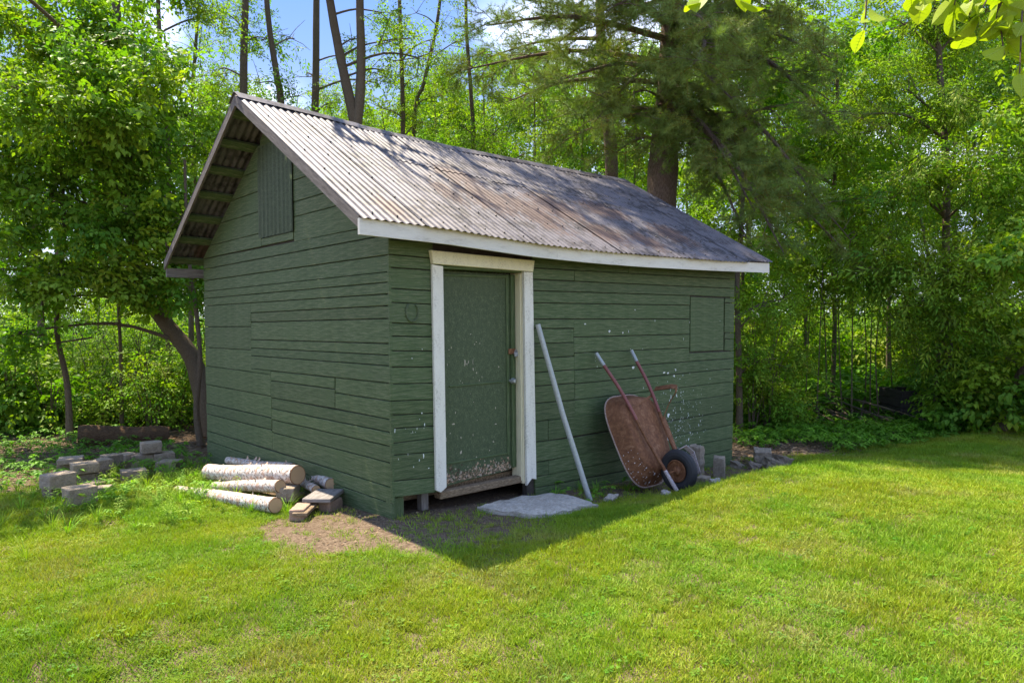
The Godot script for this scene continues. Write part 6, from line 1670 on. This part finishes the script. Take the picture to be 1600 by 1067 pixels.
	for q in [[Vector3(8.668, -0.425, -1.585), 1.5, 0.8, 120, 1], [Vector3(9.783, -0.452, -2.467), 2.2, 1.0, 130, 1], [Vector3(11.177, -0.375, 0.642), 1.3, 0.8, 120, 0], [Vector3(10.978, -0.305, 1.268), 1.5, 0.9, 130, 0], [Vector3(10.394, -0.280, 2.086), 1.8, 1.0, 130, 0], [Vector3(13.610, -0.376, 0.261), 2.2, 1.2, 130, 1], [Vector3(13.872, -0.319, 1.162), 2.6, 1.3, 140, 0], [Vector3(9.445, -0.429, -1.698), 0.9, 0.6, 60, 1], [Vector3(14.243, -0.392, -0.514), 2.6, 1.3, 150, 1], [Vector3(15.221, -0.376, 0.354), 3.0, 1.3, 150, 1], [Vector3(11.222, -0.487, -3.596), 3.0, 1.2, 150, 1], [Vector3(13.268, -0.280, 1.963), 3.0, 1.3, 150, 0], [Vector3(8.861, -0.432, -1.814), 2.6, 0.8, 130, 1], [Vector3(12.852, -0.393, -0.545), 2.0, 0.8, 100, 1], [Vector3(12.029, -0.376, 0.596), 2.4, 0.9, 130, 1], [Vector3(11.930, -0.299, 1.310), 2.4, 0.9, 130, 1], [Vector3(15.139, -0.409, -1.055), 2.8, 1.2, 130, 1], [Vector3(8.276, -0.428, -1.665), 1.8, 0.7, 110, 1], [Vector3(10.484, -0.450, -2.380), 2.8, 0.9, 130, 1], [Vector3(12.215, -0.376, 0.227), 2.0, 0.8, 110, 1], [Vector3(12.569, -0.365, 0.808), 2.6, 0.9, 130, 0], [Vector3(11.617, -0.280, 1.567), 2.2, 0.9, 120, 1], [Vector3(12.432, -0.280, 1.756), 2.8, 1.0, 130, 1], [Vector3(10.357, -0.307, 1.251), 1.0, 0.6, 70, 0]]:
		shrub(["broad-leaved shrub at the wood's edge beyond the timber bin", "small-leaved shrub between the far shed corner and the timber bin"][q[4]], us + [" past the bin", " past the shed"][q[4]], q[0], q[1], q[2], q[3], ["broad", "small"][q[4]])
	# --- the sunlit clearing behind, its bushes, and the trees on its far side
	var ck := 0
	for q in [[-40, 21], [10, 24], [110, 25], [200, 25], [290, 25], [60, 20], [150, 22], [240, 20.5], [330, 22], [1120, 21], [1190, 24], [1240, 25], [1290, 24.5], [1340, 25.5], [1400, 25], [1450, 24], [1215, 19.5], [1260, 22.5], [1320, 20], [1370, 23], [1420, 20.5], [1490, 22], [1570, 20], [1660, 21.5]]:
		var d: Vector3 = Vector3(-3.04, 0, 4.871) + (Vector3(0.663, 0, -0.748) + Vector3(0.748, 0, 0.664) * (q[0] - 800.0) / 1126.7) * q[1]
		ck += 1
		shrub("leafy bush growing in the clearing behind the wood", "bushes in the clearing", d, 1.9 + 1.2 * ((ck * 37) % 10) / 10.0, 1.6, 190, "far", 0.9)
	ck = 0
	for q in [[-120, 31, 12.5], [-10, 35, 14.5], [90, 33, 13.5], [180, 37, 15], [260, 34, 13], [340, 32, 12.5], [400, 36, 12], [450, 33, 10.6], [520, 33, 10.4], [570, 37, 12], [620, 31, 11], [680, 33, 12.5], [730, 37, 14], [770, 30, 12.5], [850, 34, 14], [900, 38, 15], [950, 31, 13], [1010, 33, 14], [1100, 30, 14.5], [1170, 31, 14.5], [1250, 36, 16.5], [1330, 34, 16.5], [1420, 37, 17.5], [1490, 33, 16], [1570, 35, 17], [1660, 32, 16], [1750, 29, 14]]:
		var d: Vector3 = Vector3(-3.04, 0, 4.871) + (Vector3(0.663, 0, -0.748) + Vector3(0.748, 0, 0.664) * (q[0] - 800.0) / 1126.7) * q[1]
		ck += 1
		simple_tree("forest_tree", "tall leafy tree on the far side of the clearing", "trees beyond the clearing", d, q[2], 0.17, Vector2(0.01, 0.0), 2.0, 3.0, 15, 62, {"leaf": "far", "scale": 1.15})

func build_pine(called: String, label: String, pts: Array, r0: float, r1: float, boughs: Array, dead := []) -> void:
	var rg := RandomNumberGenerator.new()
	rg.seed = hash(label) % 9999
	var t := thing(called, label, "tree", pts[0], "pines")
	var line := smooth(pts, 4)
	var rad := []
	for i in line.size():
		rad.append(lerp(r0, r1, i / float(line.size() - 1)) * rg.randf_range(0.97, 1.03))
	var b := Bld.new()
	b.tube(line, rad, 20, true, 0.035, 9)
	part(t, "trunk", b, M.pinebark)
	var sets := [[], [], []]
	var cols := [PackedColorArray(), PackedColorArray(), PackedColorArray()]
	for bo in boughs:
		var a: Vector3 = bo[0]
		var e: Vector3 = bo[1]
		var ln := a.distance_to(e)
		var lb := Bld.new()
		lb.col = Color.WHITE * rg.randf_range(0.8, 1.2)
		var mid := a.lerp(e, 0.5) + Vector3(rg.randfn(0, 0.05), 0.08, rg.randfn(0, 0.05)) * ln
		var cv := smooth([a, mid, e], 6)
		var r := 0.022 + ln * 0.012
		var rs := []
		for i in cv.size(): rs.append(lerp(r, 0.008, i / float(cv.size() - 1)))
		lb.tube(cv, rs, 7, false)
		var dir := (e - a).normalized()
		var sd := dir.cross(Vector3.UP).normalized()
		for i in int(ln * 6.5):
			var k := rg.randf_range(0.18, 1.0)
			var p: Vector3 = cv[int(k * (cv.size() - 1))]
			var tw := (dir * rg.randf_range(0.2, 0.9) + sd * rg.randf_range(-1, 1) + Vector3(0, rg.randf_range(-0.35, 0.3), 0)).normalized() * rg.randf_range(0.3, 0.95) * (1.15 - 0.5 * k)
			lb.tube([p, p + tw * 0.5 + Vector3(0, 0.03, 0), p + tw], [0.009, 0.007, 0.003], 4, false)
			if rg.randf() < 0.16: continue      # dead twig
			var v := rg.randi() % 3
			var yaw := atan2(-tw.z, tw.x)
			sets[v].append(Transform3D((Basis(Vector3.UP, yaw) * Basis(Vector3.BACK, asin(clamp(tw.normalized().y, -1, 1))) * Basis(Vector3.RIGHT, rg.randfn(0, 0.4))).scaled(Vector3.ONE * rg.randf_range(0.85, 1.15) * clamp(tw.length() / 0.6, 0.75, 1.2)), p + tw * 0.25))
			cols[v].push_back(tint(Color(0.17, 0.27, 0.07), Color(0.3, 0.38, 0.1), rg))
		part(t, "bough", lb, M.pinebark)
	for q in dead:
		var db := Bld.new()
		db.col = Color(1.5, 1.4, 1.3)
		var cv := smooth(q, 5)
		var rs := []
		for i in cv.size(): rs.append(lerp(0.04, 0.006, i / float(cv.size() - 1)))
		db.tube(cv, rs, 6, false)
		for i in 14:
			var p: Vector3 = cv[4 + rg.randi() % (cv.size() - 4)]
			var d := Vector3(rg.randfn(0, 1), rg.randfn(0, 0.5), rg.randfn(0, 1)).normalized() * rg.randf_range(0.2, 0.6)
			db.tube([p, p + d * 0.5 + Vector3(0, 0.03, 0), p + d], [0.008, 0.006, 0.002], 4, false)
		part(t, "dead_bough", db, M.bark)
	for v in 3:
		copies(t, "foliage", SPRAY["pine_clump%d" % v], M.needle, sets[v], cols[v])

# a young tree beside the camera whose lowest limb reaches into the picture
func build_near_branch() -> void:
	var base: Vector3 = Vector3(0.441, -0.020, 4.885)
	base.y = gr(base.x, base.z) - 0.03
	var t := thing("young_orchard_tree", "young tree whose leafy twigs hang into the top of the picture", "tree", base)
	var top := base + Vector3(0, 3.1, 0)
	var b := Bld.new()
	b.tube(smooth([base, base + Vector3(0.02, 1.5, 0.01), top], 4), [0.06, 0.058, 0.055, 0.052, 0.05, 0.045, 0.04, 0.035, 0.03], 10)
	part(t, "trunk", b, M.bark)
	var lm := Bld.new()
	var limb := smooth([base + Vector3(0, 2.5, 0), Vector3(0.012, 2.704, 4.462), Vector3(-0.443, 2.619, 4.195), Vector3(-0.816, 2.588, 3.932), Vector3(-1.189, 2.555, 3.669)], 5)
	var lr := []
	for i in limb.size(): lr.append(lerp(0.022, 0.004, i / float(limb.size() - 1)))
	lm.tube(limb, lr, 7, false)
	var rg := RandomNumberGenerator.new()
	rg.seed = 4
	var leaves := []
	for q in [[Vector3(-1.175, 2.551, 3.681), Vector3(-1.216, 2.481, 3.648), 3], [Vector3(-1.115, 2.560, 3.708), Vector3(-1.116, 2.504, 3.708), 2], [Vector3(-0.773, 2.586, 3.970), Vector3(-0.803, 2.415, 3.949), 4], [Vector3(-0.618, 2.613, 4.039), Vector3(-0.606, 2.527, 4.053), 3], [Vector3(-0.531, 2.616, 4.117), Vector3(-0.545, 2.507, 4.108), 5], [Vector3(-0.465, 2.619, 4.175), Vector3(-0.511, 2.470, 4.167), 6], [Vector3(-0.414, 2.622, 4.221), Vector3(-0.494, 2.337, 4.226), 8], [Vector3(-0.370, 2.622, 4.259), Vector3(-0.521, 2.262, 4.272), 8], [Vector3(-0.399, 2.622, 4.234), Vector3(-0.455, 2.433, 4.191), 6], [Vector3(-0.487, 2.619, 4.156), Vector3(-0.513, 2.444, 4.139), 5], [Vector3(-0.326, 2.627, 4.298), Vector3(-0.366, 2.461, 4.268), 6], [Vector3(-0.384, 2.643, 4.179), Vector3(-0.290, 2.544, 4.200), 5], [Vector3(-0.294, 2.642, 4.259), Vector3(-0.356, 2.553, 4.207), 4], [Vector3(-0.575, 2.612, 4.078), Vector3(-0.642, 2.543, 4.021), 3]]:
		var a: Vector3 = q[0]
		var e: Vector3 = q[1]
		lm.tube([a, a.lerp(e, 0.5) + Vector3(rg.randfn(0, 0.01), 0.01, rg.randfn(0, 0.01)), e], [0.004, 0.003, 0.002], 5, false)
		for i in q[2]:
			var k: float = 1.0 - 0.75 * i / q[2]
			var g := rg.randf() * TAU
			leaves.append([a.lerp(e, k), Vector3(cos(g) * 0.8, -0.75 + rg.randf_range(-0.4, 0.5), sin(g) * 0.8).normalized(), rg.randf_range(0.065, 0.1)])
	part(t, "limb", lm, M.bark)
	for l in leaves:
		var lb := Bld.new()
		lb.col = Color(0.36, 0.46, 0.035) * rg.randf_range(0.85, 1.1)
		var dir: Vector3 = l[1]
		var side := Vector3(rg.randfn(0, 1), rg.randfn(0, 0.4), rg.randfn(0, 1))
		var up := dir.cross(side).normalized()
		var ln: float = l[2]
		# obovate blade in eight steps, folded on the midrib and curling to the tip
		var s := dir.cross(up).normalized()
		var prev := []
		for i in 9:
			var k := i / 8.0
			var w := ln * 0.36 * pow(sin(PI * pow(k, 1.25)), 0.8) if k < 1.0 else 0.0
			var m: Vector3 = l[0] + dir * ln * k - up * ln * 0.22 * k * k
			var cur := [m - s * w + up * w * 0.28, m, m + s * w + up * w * 0.28]
			if i > 0:
				lb.quad(prev[0], prev[1], cur[1], cur[0])
				lb.quad(prev[1], prev[2], cur[2], cur[1])
				# midrib and a pair of side veins stand proud of the blade
				var keep := lb.col
				lb.col = Color(0.5, 0.6, 0.12)
				for f in [up * 0.0006, up * -0.0006]:
					lb.quad(prev[1] + f - s * 0.0009, prev[1] + f + s * 0.0009, cur[1] + f + s * 0.0006, cur[1] + f - s * 0.0006)
					if i > 1 and i < 8:
						for e in [0, 2]:
							lb.tri(prev[1] + f, prev[1] + f + dir * 0.0012, prev[1].lerp(cur[e], 0.85) + f)
				lb.col = keep
			prev = cur
		part(t, "leaf", lb, M.leaf)

# ------------------------------------------------------------------ scene
func _ready() -> void:
	rng.seed = 20240611
	bump.seed = 3; bump.frequency = 1.1; bump.fractal_octaves = 3
	patch.seed = 9; patch.frequency = 0.55; patch.fractal_octaves = 3
	# camera
	var cam := Camera3D.new()
	cam.name = "camera"
	add_child(cam)
	cam.position = Vector3(-3.0398, 1.5508, 4.8708)
	cam.rotation_degrees = Vector3(-1.515, -41.576, -0.502)
	cam.fov = 50.676
	cam.near = 0.05
	cam.far = 600.0
	cam.current = true
	# sky
	var env := Environment.new()
	var sky := Sky.new()
	var sm := ProceduralSkyMaterial.new()
	sm.sky_top_color = Color(0.27, 0.44, 0.7)
	sm.sky_horizon_color = Color(0.8, 0.83, 0.84)
	sm.sky_curve = 0.14
	sm.ground_bottom_color = Color(0.24, 0.27, 0.17)
	sm.ground_horizon_color = Color(0.55, 0.62, 0.55)
	sm.sun_angle_max = 8.0
	# scattered clouds, the same all round, added to whiten and brighten the light
	var cn := FastNoiseLite.new()
	cn.seed = 6
	cn.frequency = 1.7
	cn.fractal_octaves = 5
	var ci := Image.create(512, 256, false, Image.FORMAT_RGBA8)
	for y in 256:
		var el := (0.5 - (y + 0.5) / 256.0) * PI
		for x in 512:
			var az := (x + 0.5) / 512.0 * TAU
			var k: float = sst(-0.02, 0.3, cn.get_noise_3d(cos(az) * cos(el), sin(el) * 1.6, sin(az) * cos(el)))
			ci.set_pixel(x, y, Color(1, 0.985, 0.96, k))
	sm.sky_cover = ImageTexture.create_from_image(ci)
	sm.sky_cover_modulate = Color(0.75, 0.75, 0.75)
	sky.sky_material = sm
	env.background_mode = Environment.BG_SKY
	env.sky = sky
	env.background_energy_multiplier = 0.92
	env.tonemap_mode = Environment.TONE_MAPPER_LINEAR
	env.tonemap_exposure = 2.9
	env.sdfgi_enabled = true
	env.ssao_enabled = true
	env.ssil_enabled = true
	var we := WorldEnvironment.new()
	we.name = "world_environment"
	we.environment = env
	add_child(we)
	# sun: high, behind the shed; its light falls as the eave's shadow on the lawn shows
	var sun := DirectionalLight3D.new()
	sun.name = "sun"
	sun.light_energy = 1.6
	sun.light_color = Color(1.0, 0.945, 0.85)
	sun.light_angular_distance = 0.5
	sun.shadow_enabled = true
	add_child(sun)
	sun.look_at_from_position(Vector3.ZERO, Vector3(0.13, -2.27, 1.14), Vector3.UP)
	make_materials()
	make_sprays()
	make_clumps()
	build_ground()
	build_shed()
	build_trees()
	build_wheelbarrow()
	build_small_things()
	build_near_branch()
	build_lawn()
	build_floor_plants()
